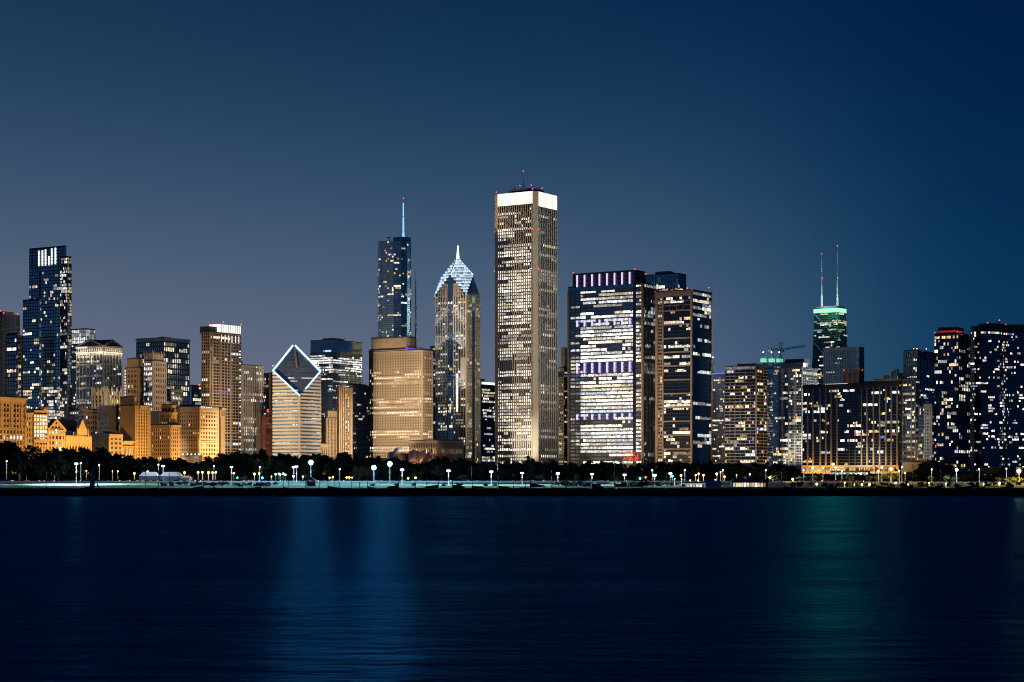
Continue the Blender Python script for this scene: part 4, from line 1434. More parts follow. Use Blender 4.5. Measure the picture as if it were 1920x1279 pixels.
for (P_, Q_), bt in ((FA, 381), ((pl[3], pl[4]), 385)):
    P, u, n, w = b.frame((P_, Q_))
    m = MB(); m.obox(P, u, n, 0, w, b.h(bt), b.z1 - .3, .05, .5); m.build('crown_band', 'crown_blaze', b.root)
    k = MB(); k.obox(P, u, n, 0, .38, b.h(bt + 3), b.z1, .5, 1.0); me = k.mesh('crown_fin', 'marble')
    for i in range(17):
        link('crown_fin', me, b.root, None, (u[0] * (w - .7) * i / 16, u[1] * (w - .7) * i / 16, 0))
    m = MB(); m.obox(P, u, n, 0, w, b.h(bt + 8), b.h(bt + 1), .3, .5); m.build('attic_recess', 'glass_warm', b.root)
ctr2 = mid(b.A, b.B)
m = MB(); m.prism([(ctr2[0] + x, ctr2[1] + y) for x, y in ((-20, -12), (2, -22), (22, -6), (6, 18))], b.z1 + 1, b.h(349)); m.build('penthouse', 'grey_metal', b.root)
for i in range(10):
    m = MB(); x, y = ctr2[0] + b.rng.uniform(-22, 22), ctr2[1] + b.rng.uniform(-18, 0)
    m.tube((x, y, b.z1), (x, y, b.h(349) + b.rng.uniform(1, 4)), .35); m.build('aerial', 'steel', b.root)
x_ = xpx(981.4, Y + 30) - b.o[0]
m = MB(); m.tube((x_, 30, b.h(350)), (x_, 30, b.h(336)), .5); m.tube((x_, 30, b.h(336)), (x_, 30, b.h(322)), .8, .5); m.build('antenna', 'steel', b.root)
b.beacon(981.4, 321, 30, .9)
for px, py, dy in ((930.5, 360.5, 34), (998, 354.5, -2), (1016.5, 353, 20), (996, 347, 20), (997.5, 429.5, -6), (1010, 429.5, 3), (928, 435, 34), (1010, 503.5, 3), (927, 508, 34), (975, 348, 10)):
    b.beacon(px, py, dy, .75)
b.beacon(995.7, 503.6, -4, 1.0, 'lamp_white', 'flood_lamp')
b.flood(3.4, (1, .72, .44), 620, .6); b.flood(1.3, (.84, .90, .84), 620, .6, face='R'); b.done()
b = Bld('apartment_tower', 'slim warm-lit stepped tower with green attic behind the ribbed marble tower', 1047, 1057, 1066, 690, 2500, None, body='glass_warm')
for f_, nb_ in (('L', 3), ('R', 4)):
    b.fac(f_, nb_, 34, pw=.4, sh=.45, wall='tan_stone', lt=lit(.03, .5, .28, [(4, WW), (3, AM)], (.4, 1.1)))
k = b.block(1052, 1060, 1066, 653, 690, 2510, 'tan_stone')
k.fac('L', 3, 7, pw=.5, sh=.45, wall='tan_stone', lt=lit(0, 0, .3, WARM, (.3, .8)))
b.slab('L', 0, 1, 697, 707, .5, .9, 'glass_blue', 'attic')
b.flood(1.0, (.9, .85, .6), 60, .6); b.done()
b = Bld('office_tower', 'thin brown tower edge with a red lit top', 1041, 1045, 1049, 738, 2650, None, body='brown_panel')
b.fac('R', 3, 24, pw=.3, sh=.2, wall='brown_panel')
b.slab('R', 0, 1, 737, 738.5, 0, .8, 'strip_red', 'red_strip'); b.done()

# broad office slab with violet fins
Y = 2100
b = Bld('skyscraper', 'broad office slab of bright white floors with violet light fins', 1065, 1206, 1229.5, 531, Y, 'the violet-finned slab', body='glass_dark')
RW = ((531, 538, .9, 1.3), (538, 545, .55, 1.2), (545, 562, .8, .6), (562, 566, .8, .9), (566, 581, .35, .5), (581, 588, .9, 1.3), (588, 596, .85, 1.3), (596, 609, .35, .8), (609, 616, .6, .9), (616, 623, .85, 1), (623, 650, .88, 1.1), (650, 656, .7, .8), (656, 662, .7, .9), (662, 677, .96, 1.5), (677, 698, .1, .6), (698, 705, .95, 1.25), (705, 772, .9, 1.2), (772, 787, .12, .7), (787, 793, .5, 1), (793, 846, .93, 1.2), (846, 862, .25, .8), (862, 870, .9, 1.2))
b.fac('L', 20, 48, 538, 870, pw=.05, pd=.35, pe=2, sh=.32, sd=.7, wall='brown_panel', a0=.17, a1=.87, lt=lit(.5, .8, .2, [(6, WH), (3, CW), (1, WW)], (.8, 1.7), rows=RW, run=4), sub=4, cap=300)
b.fac('L', 2, 48, 538, 870, pw=.12, pd=.4, sh=.40, sd=.6, wall='grey_metal', a0=.03, a1=.17, lt=lit(.3, .7, .15, OFFICE, (.3, .9), rows=((586, 592, 1, 1.1), (662, 680, 1, 1.2), (698, 870, .3, .8))), sub=3)
b.fac('L', 2, 48, 531, 870, pw=.05, pd=.3, sh=.40, sd=.6, wall='brown_panel', a0=.905, a1=1.0, lt=lit(.4, .8, .25, OFFICE, (.5, 1.3), rows=RW), sub=3)
for a in (.005, .985):
    b.slab('L', a - .006, a + .012, 538 if a < .5 else 531, 886, 0, 1.2, 'tan_stone', 'corner_pier')
b.slab('L', .87, .905, 531, 886, -.4, .15, 'glass_black', 'recess')
b.fac('R', 9, 48, 531, 870, pw=.22, pd=.9, sh=.16, sd=.3, wall='grey_metal', lt=lit(.12, .6, .06, COOL, (.3, .9), rows=((533, 538, .5, .9), (581, 588, .6, 1.1), (590, 596, .9, 1.2), (662, 670, .8, 1.2), (670, 675, .8, 1.2), (677, 697, .9, .35))), sub=2)
k = b.block(1074, 1191.6, 1211, 507.5, 531, 2103, 'dark_metal')
k.fac('L', 2, 9, 509, 536, piers=False, sh=.5, sd=.4, wall='grey_metal', bname='louvre_band')
def fin_row(t, bt, b):
    for i, px in enumerate((1083, 1097, 1111, 1125, 1139, 1153.2, 1167.3, 1181.5)):
        P, u, n, w = b.frame('L')
        kx = (px - 960) / F
        X = b.o[0] + b.off[0]
        t_ = (X - kx * b.Y) / (math.cos(TH) + kx * math.sin(TH))
        a = 1 - t_ / b.WL
        for d in (-.0062, .0062):
            b.slab('L', a + d - .0035, a + d + .0035, t, bt, .9, 1.7, 'tube_violet', 'light_fin')
fin_row(509.5, 532, k); fin_row(595.5, 607, b); fin_row(677, 696.5, b); fin_row(774.5, 785, b)
for px, py, dy in ((1075, 511.5, 45), (1190.5, 505, 2), (1211, 513.5, 22)):
    b.beacon(px, py, dy, .9)
for px in (1103, 1137):
    b.beacon(px, 658, 20 if px < 1120 else 12, .9, 'lamp_white', 'flood_lamp')
# glowing red bars stand in for a red reflection in the lower floors
m = MB(); P, u, n, w = b.frame('L'); rg = random.Random(5)
for i in range(90):
    a = .73 + .20 * rg.random() ** .8
    z = b.h(866 - 19 * rg.random())
    l_ = rg.uniform(.4, 2.2)
    if rg.random() < .6:
        m.obox(P, u, n, a * w, a * w + l_, z, z + .35, .75, .95)
    else:
        m.obox(P, u, n, a * w, a * w + .35, z, z + l_, .75, .95)
m.build('red_reflection', 'glow_red', b.root, 'stuff')
b.flood(1.2, (1, .70, .48), 160, .4, side=55); b.done()
b = Bld('apartment_tower', 'dark balconied tower rising behind the violet-finned slab', 1200, 1271, 1286, 513, 2550, None, body='glass_dark')
for f_, nb_ in (('L', 12), ('R', 5)):
    b.fac(f_, nb_, 7, 513, 560, pw=.08, sh=.16, sd=1.0, wall='grey_concrete', bname='balcony_slab', lt=lit(0, 0, .12, WARM, (.3, 1), rows=((513, 530, .02, 1),)))
b.slab('L', .35, .72, 506, 513, -20, -6, 'grey_concrete', 'penthouse')
b.beacon(1232.5, 535, 10, 1.1, 'lamp_white', 'flood_lamp')
b.flood(.35, (1, .9, .7), 400, .9); b.done()

# tan-framed tower
Y = 2050
b = Bld('skyscraper', 'black glass tower in a tan frame with one brilliant white floor', 1229.7, 1299, 1333.6, 544, Y, 'the tan-framed tower', body='glass_black')
RF = ((562, 569, .55, 1.1), (569, 579, .08, 1), (583, 588, .4, 1), (597, 603, .7, 1.2), (606, 630, .06, 1), (630, 634, .3, 1), (645, 652, .75, 1.1), (655, 660, .3, 1), (663, 668, .5, 1), (675, 685, .45, 1), (690, 700, .45, 1.1), (705, 735, .05, 1), (737, 744, .4, 1), (747, 762, 1, 1.7), (765, 772, .4, 1.1), (780, 800, .35, 1), (800, 812, .4, 1), (815, 832, .4, .9), (833, 842, .1, 1), (850, 866, .3, 1.1))
b.fac('L', 12, 48, 554, 866, pw=.06, pd=.2, sh=.22, sd=.15, wall='dark_metal', a0=.22, a1=.945, lt=lit(.2, .5, .08, WARM, (.4, 1.3), rows=RF), bname='floor_line', pname='mullion')
b.fac('L', 2, 48, 554, 866, pw=.28, pd=.5, sh=.42, sd=.55, wall='tan_stone', a0=.05, a1=.19, lt=lit(.1, .6, .22, WARM, (.3, 1.1)))
for a0, a1 in ((0, .045), (.195, .22), (.945, 1.0)):
    b.slab('L', a0, a1, 546, 886, 0, 1.3, 'tan_stone', 'frame_column')
b.slab('L', 0, 1, 544, 554, -.2, 1.35, 'tan_stone', 'frame_head')
for i in range(13):
    y = 579.5 + 26.1 * i if i < 11 else 0
    if i < 11:
        b.slab('L', .19, .96, y, y + 2.6, 0, 1.1, 'tan_stone', 'frame_beam')
for i, y in enumerate((562, 570.5)):
    b.slab('L', .22, .95, y, y + 1.0, 0, .8, 'tan_stone', 'frame_rail')
for a in (.39, .57, .75):
    b.slab('L', a - .005, a + .005, 554, 580, 0, .8, 'tan_stone', 'frame_rail')
b.fac('R', 8, 48, 546, 866, pw=.05, pd=.15, sh=.14, sd=.12, wall='dark_metal', lt=lit(.1, .5, .07, OFFICE, (.3, 1.1), rows=((545, 552, .9, .7), (552, 560, .5, 1), (560, 568, .7, 1), (568, 590, .6, .9), (755, 762, .95, .7), (818, 836, .8, .9), (840, 880, .03, 1))), bname='floor_line', pname='mullion')
b.slab('R', .965, 1, 541, 886, 0, 1.3, 'tan_stone', 'frame_column')
for px, py, dy in ((1230, 547, 38), (1260, 544, 20), (1289, 540.5, 8), (1297.5, 544, 0), (1329, 539.5, 28)):
    b.beacon(px, py, dy, .85)
b.flood(1.9, (1, .70, .46), 330, .45); b.flood(.5, (1, .74, .5), 330, .5, face='R'); b.done()

# ------------------------------------------------------------------ right part
b = Bld('apartment_tower', 'bluish grid tower with warm windows right of the tan-framed tower', 1331, 1358.5, 1364, 701, 2300, 'the bluish grid tower', body='glass_blue')
b.fac('L', 11, 36, 706, 866, pw=.16, sh=.28, wall='grey_concrete', lt=lit(.02, .4, .24, WARM, (.5, 1.3), rows=((712, 718, .7, 1),)))
m = MB(); m.tube((b.m(-21), 10, b.h(705)), (b.m(-21), 10, b.h(668)), 2.4, 1.6, 6); m.build('chimney', 'grey_concrete', b.root)
b.beacon(1337, 670, 8, .9, 'lamp_white', 'roof_lamp'); b.beacon(1338, 690, 8, .7, 'crown_warm', 'roof_lamp')
b.slab('L', 0, 1, 699, 701, 0, .8, 'strip_blue', 'roof_strip')
b.done()
b = Bld('apartment_tower', 'brown apartment tower of tan balcony bands with amber windows', 1359.5, 1417, 1437, 686.5, 2000, 'the brown balconied tower', body='glass_black')
b.fac('L', 18, 29, 692, 868, pw=.16, pd=.9, pe=3, sh=.24, sd=1.0, wall='tan_stone', bname='balcony_slab', lt=lit(.04, .5, .17, RESID, (.4, 1.4), rows=((758, 766, .5, 1.2), (730, 748, .3, 1.2))))
b.fac('R', 9, 29, 692, 868, pw=.2, pd=.9, pe=3, sh=.24, sd=1.3, wall='tan_stone', bname='balcony_slab', lt=lit(.04, .5, .25, RESID, (.3, 1.0)))
b.fac('L', 8, 1, 686, 692, pw=.1, pd=.6, sh=.2, sd=1, wall='tan_stone', lt=lit(1, .8, .8, COOL, (.2, .4)))
b.slab('L', .33, .95, 680.5, 686, -20, -5, 'grey_concrete', 'penthouse')
b.flood(.45, (1, .66, .3), 300, .3); b.flood(.5, (1, .62, .25), 300, .3, face='R')
b.done()
b = Bld('office_tower', 'dark tower under construction with three green-lit lanterns on its roof', 1430, 1465, 1474, 681, 2350, 'the green-lanterned tower', body='glass_dark')
b.fac('L', 9, 34, pw=.12, sh=.3, wall='grey_concrete', lt=lit(.05, .4, .06, COOL, (.3, .8)))
for i, px in enumerate((1431.5, 1447, 1461.5)):
    k = b.block(px - 6, px + 3, px + 5.5, 671, 681, 2340 + 0, 'grey_concrete')
    k.slab('L', .05, .95, 672.5, 679, .05, .4, 'lantern_green', 'lantern_front')
    k.slab('R', .05, .95, 672.5, 679, .05, .4, 'lantern_green', 'lantern_side')
    cc = mid(k.A, k.B)
    m = MB()
    pts = [(p[0], p[1], k.h(671) + .2) for p in (k.A, k.C, k.B, k.D)]
    top = (cc[0], cc[1], k.h(661.5))
    for j in range(4):
        m.poly([pts[j], pts[(j + 1) % 4], top])
    m.build('lantern_roof', 'steel', b.root)
    l = point((b.o[0] + cc[0] - 6, b.o[1] + cc[1] - 14, GZ + k.h(672)), 5000, (.3, 1, .75), .5)
    b.beacon(px - .5, 660.5, -4, 1.1, 'lamp_white', 'roof_lamp')
b.done()
# tower crane above it
Y = 2340
cr = thing('tower_crane', 'dark tower crane with its long jib pointing right beside the green lanterns', 'crane', (xpx(1464, Y), Y, zpx(690, Y)))
def cz(py):
    return zpx(py, Y) - zpx(690, Y)
def cxp(px):
    return xpx(px, Y) - xpx(1464, Y)
def lattice(a, b_, r, n_, mat, name, parent):
    m = MB(); a, b_ = Vector(a), Vector(b_)
    d = (b_ - a).normalized(); x = d.orthogonal().normalized(); y = d.cross(x)
    cs = [x * r + y * r, x * r - y * r, -x * r - y * r, -x * r + y * r]
    for c in cs:
        m.tube(tuple(a + c), tuple(b_ + c), .22, None, 4)
    for i in range(n_):
        p, q = a + (b_ - a) * (i / n_), a + (b_ - a) * ((i + 1) / n_)
        for k in range(4):
            m.tube(tuple(p + cs[k]), tuple(q + cs[(k + 1) % 4]), .13, None, 3)
    return m.build(name, mat, parent)
lattice((0, 0, 0), (0, 0, cz(642)), 1.0, 12, 'dark_metal', 'mast', cr)
lattice((0, 0, cz(655.5)), (cxp(1511), 0, cz(648.5)), .9, 14, 'dark_metal', 'jib', cr)
lattice((0, 0, cz(656)), (cxp(1440), 0, cz(655)), .9, 6, 'dark_metal', 'counter_jib', cr)
m = MB(); m.box(cxp(1440), cxp(1445), -1.5, 1.5, cz(659), cz(655)); m.build('counterweight', 'grey_concrete', cr)
m = MB(); m.box(1.2, 4, -2.4, -.6, cz(660), cz(656)); m.build('cab', 'car_red', cr)
for px, py in ((1490, 651), (1443, 655)):
    m = MB(); m.tube((0, 0, cz(642)), (cxp(px), 0, cz(py)), .16, None, 4); m.build('tie_bar', 'dark_metal', cr)

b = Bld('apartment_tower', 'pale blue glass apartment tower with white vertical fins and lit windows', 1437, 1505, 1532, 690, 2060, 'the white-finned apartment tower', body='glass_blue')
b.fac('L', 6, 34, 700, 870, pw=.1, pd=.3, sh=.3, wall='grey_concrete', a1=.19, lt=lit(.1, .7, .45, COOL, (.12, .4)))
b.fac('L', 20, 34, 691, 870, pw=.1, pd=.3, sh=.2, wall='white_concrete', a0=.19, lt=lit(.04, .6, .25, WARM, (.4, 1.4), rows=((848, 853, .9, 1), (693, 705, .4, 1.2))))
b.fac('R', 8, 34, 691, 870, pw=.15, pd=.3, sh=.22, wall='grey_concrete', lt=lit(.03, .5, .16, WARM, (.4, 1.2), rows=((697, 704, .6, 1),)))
for a in (.44, .62, .80, .985):
    b.slab('L', a - .012, a + .012, 690, 886, 0, 1.2, 'white_concrete', 'fin_wall')
b.slab('L', .19, 1, 688.5, 691.5, -.5, 1.2, 'white_concrete', 'parapet')
k = b.block(1470, 1506, 1515, 680, 690, 2070, 'white_concrete')
k.slab('R', .0, .55, 681, 689, .05, .3, 'crown_white', 'lit_panel')
k2 = b.block(1472, 1508, 1519, 674.5, 681, 2082, 'dark_concrete')
b.flood(.55, (.85, .95, 1), 300, .5); b.flood(.3, (1, .9, .75), 300, .5, face='R'); b.done()

# tapered black tower with the green crown
Y = 3800
b = Bld('skyscraper', 'tapered black tower with a green glowing crown and two white masts', 1527, 1570, 1586, 588, Y, 'the green-crowned tower', body=None)
def hp(px, dy):
    return (xpx(px, Y + dy) - b.o[0], dy)
top_p = [hp(1527, 30), hp(1570, 0), hp(1585.5, 26), hp(1546, 58)]
bot_p = [hp(1519.5, 42), hp(1574, -14), hp(1594.5, 22), hp(1542, 80)]
zb, zt = b.h(760), b.h(587)
m = MB(); m.hexa([(*p, zb) for p in bot_p] + [(*p, zt) for p in top_p]); m.build('body', 'glass_black', b.root)
def taper(t):
    return [(p[0] + (q[0] - p[0]) * t, p[1] + (q[1] - p[1]) * t) for p, q in zip(bot_p, top_p)]
nfl = 52
for i in range(nfl):
    t = (i + .5) / nfl
    pl = taper(t)
    z = zb + (zt - zb) * i / nfl
    yc = HY - (z + GZ - CZ) * F / Y
    m = MB()
    q4 = [(p[0] * 1.0, p[1]) for p in pl]
    cx_, cy_ = sum(p[0] for p in q4) / 4, sum(p[1] for p in q4) / 4
    m.prism([(cx_ + (p[0] - cx_) * 1.012, cy_ + (p[1] - cy_) * 1.012) for p in q4], z, z + 1.5)
    m.build('spandrel', 'dark_metal', b.root)
    for P, Q, nb in ((pl[0], pl[1], 18), (pl[1], pl[2], 8)):
        dx, dy = Q[0] - P[0], Q[1] - P[1]
        w = math.hypot(dx, dy)
        u = (dx / w, dy / w)
        b.light(P, u, (u[1], -u[0]), w, z + 1.0, 3.4, 1, w / nb, nb, .1, 10 ** 6, .2, lit(.12, .5, .10, WARM, (.4, 1.1), rows=((590, 601, .0, 1), (601, 604, .5, .6), (604, 608, .7, 1.1))), .8, .9, 1, 60)
for P0, P1, Q0, Q1 in ((bot_p[0], bot_p[1], top_p[0], top_p[1]), (bot_p[1], bot_p[2], top_p[1], top_p[2])):
    for s0, s1 in ((0, 1), (1, 0)):
        for lo, hi in ((.0, .36), (.36, .70), (.70, 1.0)):
            def pt(s, t):
                a = (P0[0] + (P1[0] - P0[0]) * s, P0[1] + (P1[1] - P0[1]) * s)
                c = (Q0[0] + (Q1[0] - Q0[0]) * s, Q0[1] + (Q1[1] - Q0[1]) * s)
                return (a[0] + (c[0] - a[0]) * t, a[1] + (c[1] - a[1]) * t - 1.2, zb + (zt - zb) * t)
            m = MB(); m.tube(pt(s0, lo), pt(s1, hi), .7, None, 4); m.build('cross_brace', 'dark_metal', b.root)
cw = [(p[0], p[1]) for p in taper(1.0)]
ccx, ccy = sum(p[0] for p in cw) / 4, sum(p[1] for p in cw) / 4
m = MB(); m.prism([(ccx + (p[0] - ccx) * 1.05, ccy + (p[1] - ccy) * 1.05) for p in cw], b.h(585), b.h(577.5)); m.build('lit_crown', 'crown_green', b.root)
m = MB(); m.prism([(ccx + (p[0] - ccx) * .93, ccy + (p[1] - ccy) * .93) for p in cw], b.h(578.5), b.h(573)); m.build('roof_plant', 'dark_metal', b.root)
m = MB(); m.prism([(ccx + (p[0] - ccx) * .99, ccy + (p[1] - ccy) * .99) for p in cw], zt - .2, b.h(584.5)); m.build('crown_recess', 'dark_metal', b.root)
for px, tp in ((1540.8, 476), (1570, 461)):
    x_ = xpx(px, Y + 28) - b.o[0]
    zz = [b.h(573), b.h(550), b.h(tp + 32), b.h(tp)]
    m = MB(); m.tube((x_, 28, zz[0]), (x_, 28, zz[1]), 1.9, 1.5, 8); mast = m.build('antenna', 'white_concrete', b.root)
    m = MB(); m.tube((x_, 28, zz[1]), (x_, 28, zz[2]), 1.15, 1.0, 8); m.build('antenna_section', 'grey_metal', mast)
    m = MB(); m.tube((x_, 28, zz[2]), (x_, 28, zz[3]), .6, .35, 8); m.build('antenna_tip', 'white_concrete', mast)
    b.beacon(px, tp, 28, .8); b.beacon(px + .6, 521, 26, .8)
for i in range(4):
    p = cw[i]
for px in (1533, 1545, 1556, 1567, 1578):
    point((xpx(px, Y - 22), Y - 22, zpx(588, Y)), 2500, (.1, 1, .45), 1.0)
for px in (1541, 1570):
    point((xpx(px, Y + 20), Y + 10, zpx(560, Y)), 200000, (.9, 1, .95), 1.0)
# the crown's band of green tubes throws its light out over the lake
l = spot((xpx(1556, Y - 40), Y - 60, zpx(580, Y)), (0, 100, 0), 1.0, (.06, 1, .42), 52, 14, .8)
l.data.energy = 1.5e6
for px in (1531, 1548, 1565, 1582):
    point((xpx(px, Y + 20), Y - 25, zpx(590, Y)), 60000, (.08, 1, .45), 1.5)
b.flood(.06, (.3, .9, .7), 800, .8, face=(top_p[0], top_p[1])); b.done()

b = Bld('office_tower', 'pale square-gridded tower in front of the green-crowned tower', 1544, 1610, 1619.7, 651, 3000, 'the pale gridded tower', body='glass_dark')
b.fac('L', 15, 15, 656, 720, pw=.34, pd=.8, sh=.42, sd=.6, wall='white_concrete', lt=lit(.02, .4, .06, WARM, (.3, 1.1), rows=((656, 660, 0, 1),)))
b.fac('R', 7, 15, 656, 720, pw=.34, pd=.8, sh=.42, sd=.6, wall='white_concrete')
for f_ in 'LR':
    b.slab(f_, 0, 1, 650, 655.5, 0, .9, 'white_concrete', 'parapet')
b.flood(.22, (.75, .95, .95), 500, .9); b.done()
b = Bld('office_block', 'dark ribbed roof block with three red lamps before the pale gridded tower', 1580, 1611, 1620, 695, 2500, None, body='dark_concrete')
b.fac('L', 13, 1, 695, 720, pw=.4, pd=.8, sh=.08, wall='grey_concrete', pname='rib')
for px in (1582, 1611, 1617):
    b.beacon(px, 694, 4, .9)
b.flood(.4, (1, .85, .6), 400, .9); b.done()

b = Bld('apartment_slab', 'long dark apartment slab with paired tan piers glowing amber at the foot', 1505, 1686, 1692.5, 719, 1900, 'the long amber-footed slab', body='glass_black')
b.fac('L', 68, 27, 727, 878, pw=.03, pd=.1, pe=4, sh=.16, sd=.5, wall='dark_concrete', bname='balcony_slab', pname='mullion', lt=lit(.02, .5, .14, RESID, (.45, 1.5), run=3), cap=300)
for px, wd in ((1515, 2.2), (1525, 2.2), (1538.5, 2.0), (1549, 2.2), (1559, 2.0), (1570, 1.6), (1593, .8), (1604, .8), (1616, 1.6), (1626.5, 2.2), (1638.5, 2.4), (1650, 2.4), (1662, 2.4), (1672, 2.4), (1683, 2.4)):
    P, u, n, w = b.frame('L')
    kx = (px - 960) / F
    X = b.o[0]
    t_ = (X - kx * b.Y) / (math.cos(TH) + kx * math.sin(TH))
    a = 1 - t_ / b.WL
    b.slab('L', a - wd / 2 / 181, a + wd / 2 / 181, 724, 880, 0, 1.6, 'tan_stone' if wd > 1 else 'dark_concrete', 'pier')
b.slab('L', 0, 1, 719, 725, -.1, 1.0, 'dark_concrete', 'attic_band')
b.slab('L', .23, .47, 716, 720, -9, -1, 'crown_warm', 'lit_lounge')
for a in [.23 + .24 * i / 12 for i in range(13)]:
    b.slab('L', a - .002, a + .002, 715.5, 720, -1, -.7, 'dark_metal', 'mullion')
b.slab('L', .0, .23, 720.5, 722, -2.5, -1.5, 'strip_blue', 'blue_strip')
for i in range(5):
    m = MB()
    P, u, n, w = b.frame('L')
    a0, a1 = (i * .045 + .005) * w, (i * .045 + .045) * w
    def q6(a, z):
        return (P[0] + u[0] * a - n[0] * 2, P[1] + u[1] * a - n[1] * 2, z)
    m.tube(q6(a0, b.h(721)), q6((a0 + a1) / 2, b.h(718.3)), .25, None, 4); m.tube(q6((a0 + a1) / 2, b.h(718.3)), q6(a1, b.h(721)), .25, None, 4)
    m.build('blue_light_line', 'strip_blue', b.root)
b.slab('L', .62, 1, 713, 719, -16, -1, 'dark_concrete', 'penthouse')
b.slab('L', .47, .62, 716, 719, -16, -1, 'dark_concrete', 'penthouse')
# arcade at the foot
b.fac('L', 20, 1, 872, 886, pw=.12, pd=1.8, sh=.3, sd=1.6, wall='tan_stone', pname='column', bname='canopy', lt=lit(1, .4, .4, WARM, (.2, .7)))
P, u, n, w = b.frame('L')
for i in range(16):
    a = w * (i + .5) / 16
    point((b.o[0] + P[0] + u[0] * a + n[0] * 7, b.o[1] + P[1] + u[1] * a + n[1] * 7, GZ + 9), 3500, (1, .52, .12), .4)
b.flood(.20, (1, .8, .6), 300, .5)
b.done()
b = Bld('office_tower', 'stepped beige rooftop with dark glass panels behind the long slab', 1639, 1690, 1697, 711, 2300, None, body='tan_stone')
k = b.block(1656, 1691, 1697, 701, 711, 2304, 'glass_dark')
k.slab('L', 0, 1, 699, 702, 0, 1, 'tan_stone', 'cornice')
k = b.block(1670, 1682, 1685.5, 694, 711, 2290, 'glass_blue')
k.slab('L', -.03, 1.03, 692, 695, 0, 1, 'tan_stone', 'cornice'); k.slab('L', 0, .1, 694, 711, 0, .8, 'tan_stone', 'pier'); k.slab('L', .9, 1, 694, 711, 0, .8, 'tan_stone', 'pier')
b.flood(.35, (1, .85, .6), 400, .9); b.done()
b = Bld('apartment_tower', 'beige framed apartment tower with columns of warm windows', 1691, 1717, 1724, 710, 1900, 'the beige framed tower', body='glass_dark')
b.fac('L', 8, 27, 713, 864, pw=.12, pd=.3, sh=.3, wall='grey_concrete', lt=lit(.05, .5, .36, WARM, (.4, 1.3)))
for a in (.06, .72, .98):
    b.slab('L', a - .03, a + .03, 710, 886, 0, 1.0, 'tan_stone', 'frame_column')
for y in (709.5, 844, 853):
    b.slab('L', 0, 1, y, y + 3, 0, 1.05, 'tan_stone', 'frame_beam')
b.fac('R', 3, 27, 713, 864, pw=.3, sh=.3, wall='tan_stone', lt=lit(.05, .4, .15, WARM))
b.beacon(1702.5, 708, 6, .9, 'crown_warm', 'roof_lamp')
b.flood(.65, (1, .82, .5), 300, .5); b.done()
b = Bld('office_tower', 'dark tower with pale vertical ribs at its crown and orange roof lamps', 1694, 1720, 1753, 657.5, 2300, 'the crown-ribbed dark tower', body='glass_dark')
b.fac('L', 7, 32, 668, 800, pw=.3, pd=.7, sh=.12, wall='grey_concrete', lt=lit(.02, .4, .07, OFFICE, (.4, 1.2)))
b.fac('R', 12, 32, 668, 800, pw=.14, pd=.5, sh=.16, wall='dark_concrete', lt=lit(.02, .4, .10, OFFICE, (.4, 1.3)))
for f_ in 'LR':
    b.fac(f_, 6, 1, 657, 672, pw=.6 if f_ == 'L' else .45, pd=.9, sh=.05, wall='grey_concrete')
b.slab('L', .5, 1, 654.5, 658, -14, -2, 'dark_concrete', 'penthouse')
for px in (1713, 1719, 1737):
    b.beacon(px, 654, 8, .8, 'lamp_orange', 'roof_lamp')
b.flood(.3, (1, .9, .75), 400, .8); b.done()
b = Bld('apartment_tower', 'narrow grey balcony wing left of the white punched slab', 1722, 1734, 1738, 764, 1880, None, body='glass_dark')
b.fac('L', 5, 18, pw=.1, sh=.25, wall='grey_concrete', lt=lit(.05, .4, .25, WARM, (.4, 1.2)))
b.done()
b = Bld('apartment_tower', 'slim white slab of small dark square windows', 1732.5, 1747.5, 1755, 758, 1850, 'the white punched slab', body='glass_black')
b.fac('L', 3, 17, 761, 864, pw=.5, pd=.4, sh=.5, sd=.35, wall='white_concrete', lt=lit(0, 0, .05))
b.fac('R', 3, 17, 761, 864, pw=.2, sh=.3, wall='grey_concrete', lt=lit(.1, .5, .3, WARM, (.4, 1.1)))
b.slab('L', 0, 1, 757, 761.5, 0, .6, 'white_concrete', 'parapet')
b.slab('L', .2, .5, 752, 758, -10, -2, 'grey_concrete', 'penthouse')
b.flood(.6, (1, .85, .7), 250, .5); b.done()
b = Bld('apartment_tower', 'black gridded apartment tower with a red-lit penthouse band', 1752, 1797, 1818, 625.5, 2100, 'the red-banded grid tower', body='glass_black')
b.fac('L', 13, 38, 628, 876, pw=.12, pd=.5, sh=.16, sd=.5, wall='grey_concrete', lt=lit(.02, .5, .24, RESID, (.4, 1.5), run=1.0), cap=260)
b.fac('R', 7, 38, 628, 876, pw=.12, pd=.9, sh=.16, sd=.9, wall='grey_concrete', bname='balcony_slab', lt=lit(.02, .5, .22, RESID, (.4, 1.2)))
k = b.block(1759, 1793, 1807, 614.5, 625.5, 2110, 'dark_concrete')
k.slab('L', .05, .98, 619.5, 622.5, .05, .5, 'strip_red', 'red_band'); k.slab('R', .02, .8, 619.5, 622.5, .05, .5, 'strip_red', 'red_band')
k.slab('L', .4, .9, 613, 615, -9, -2, 'dark_concrete', 'plant_box')
b.beacon(1752.5, 623.5, 28, .9); b.beacon(1795, 622, -1, .8)
b.flood(.22, (1, .9, .75), 300, .4); b.done()

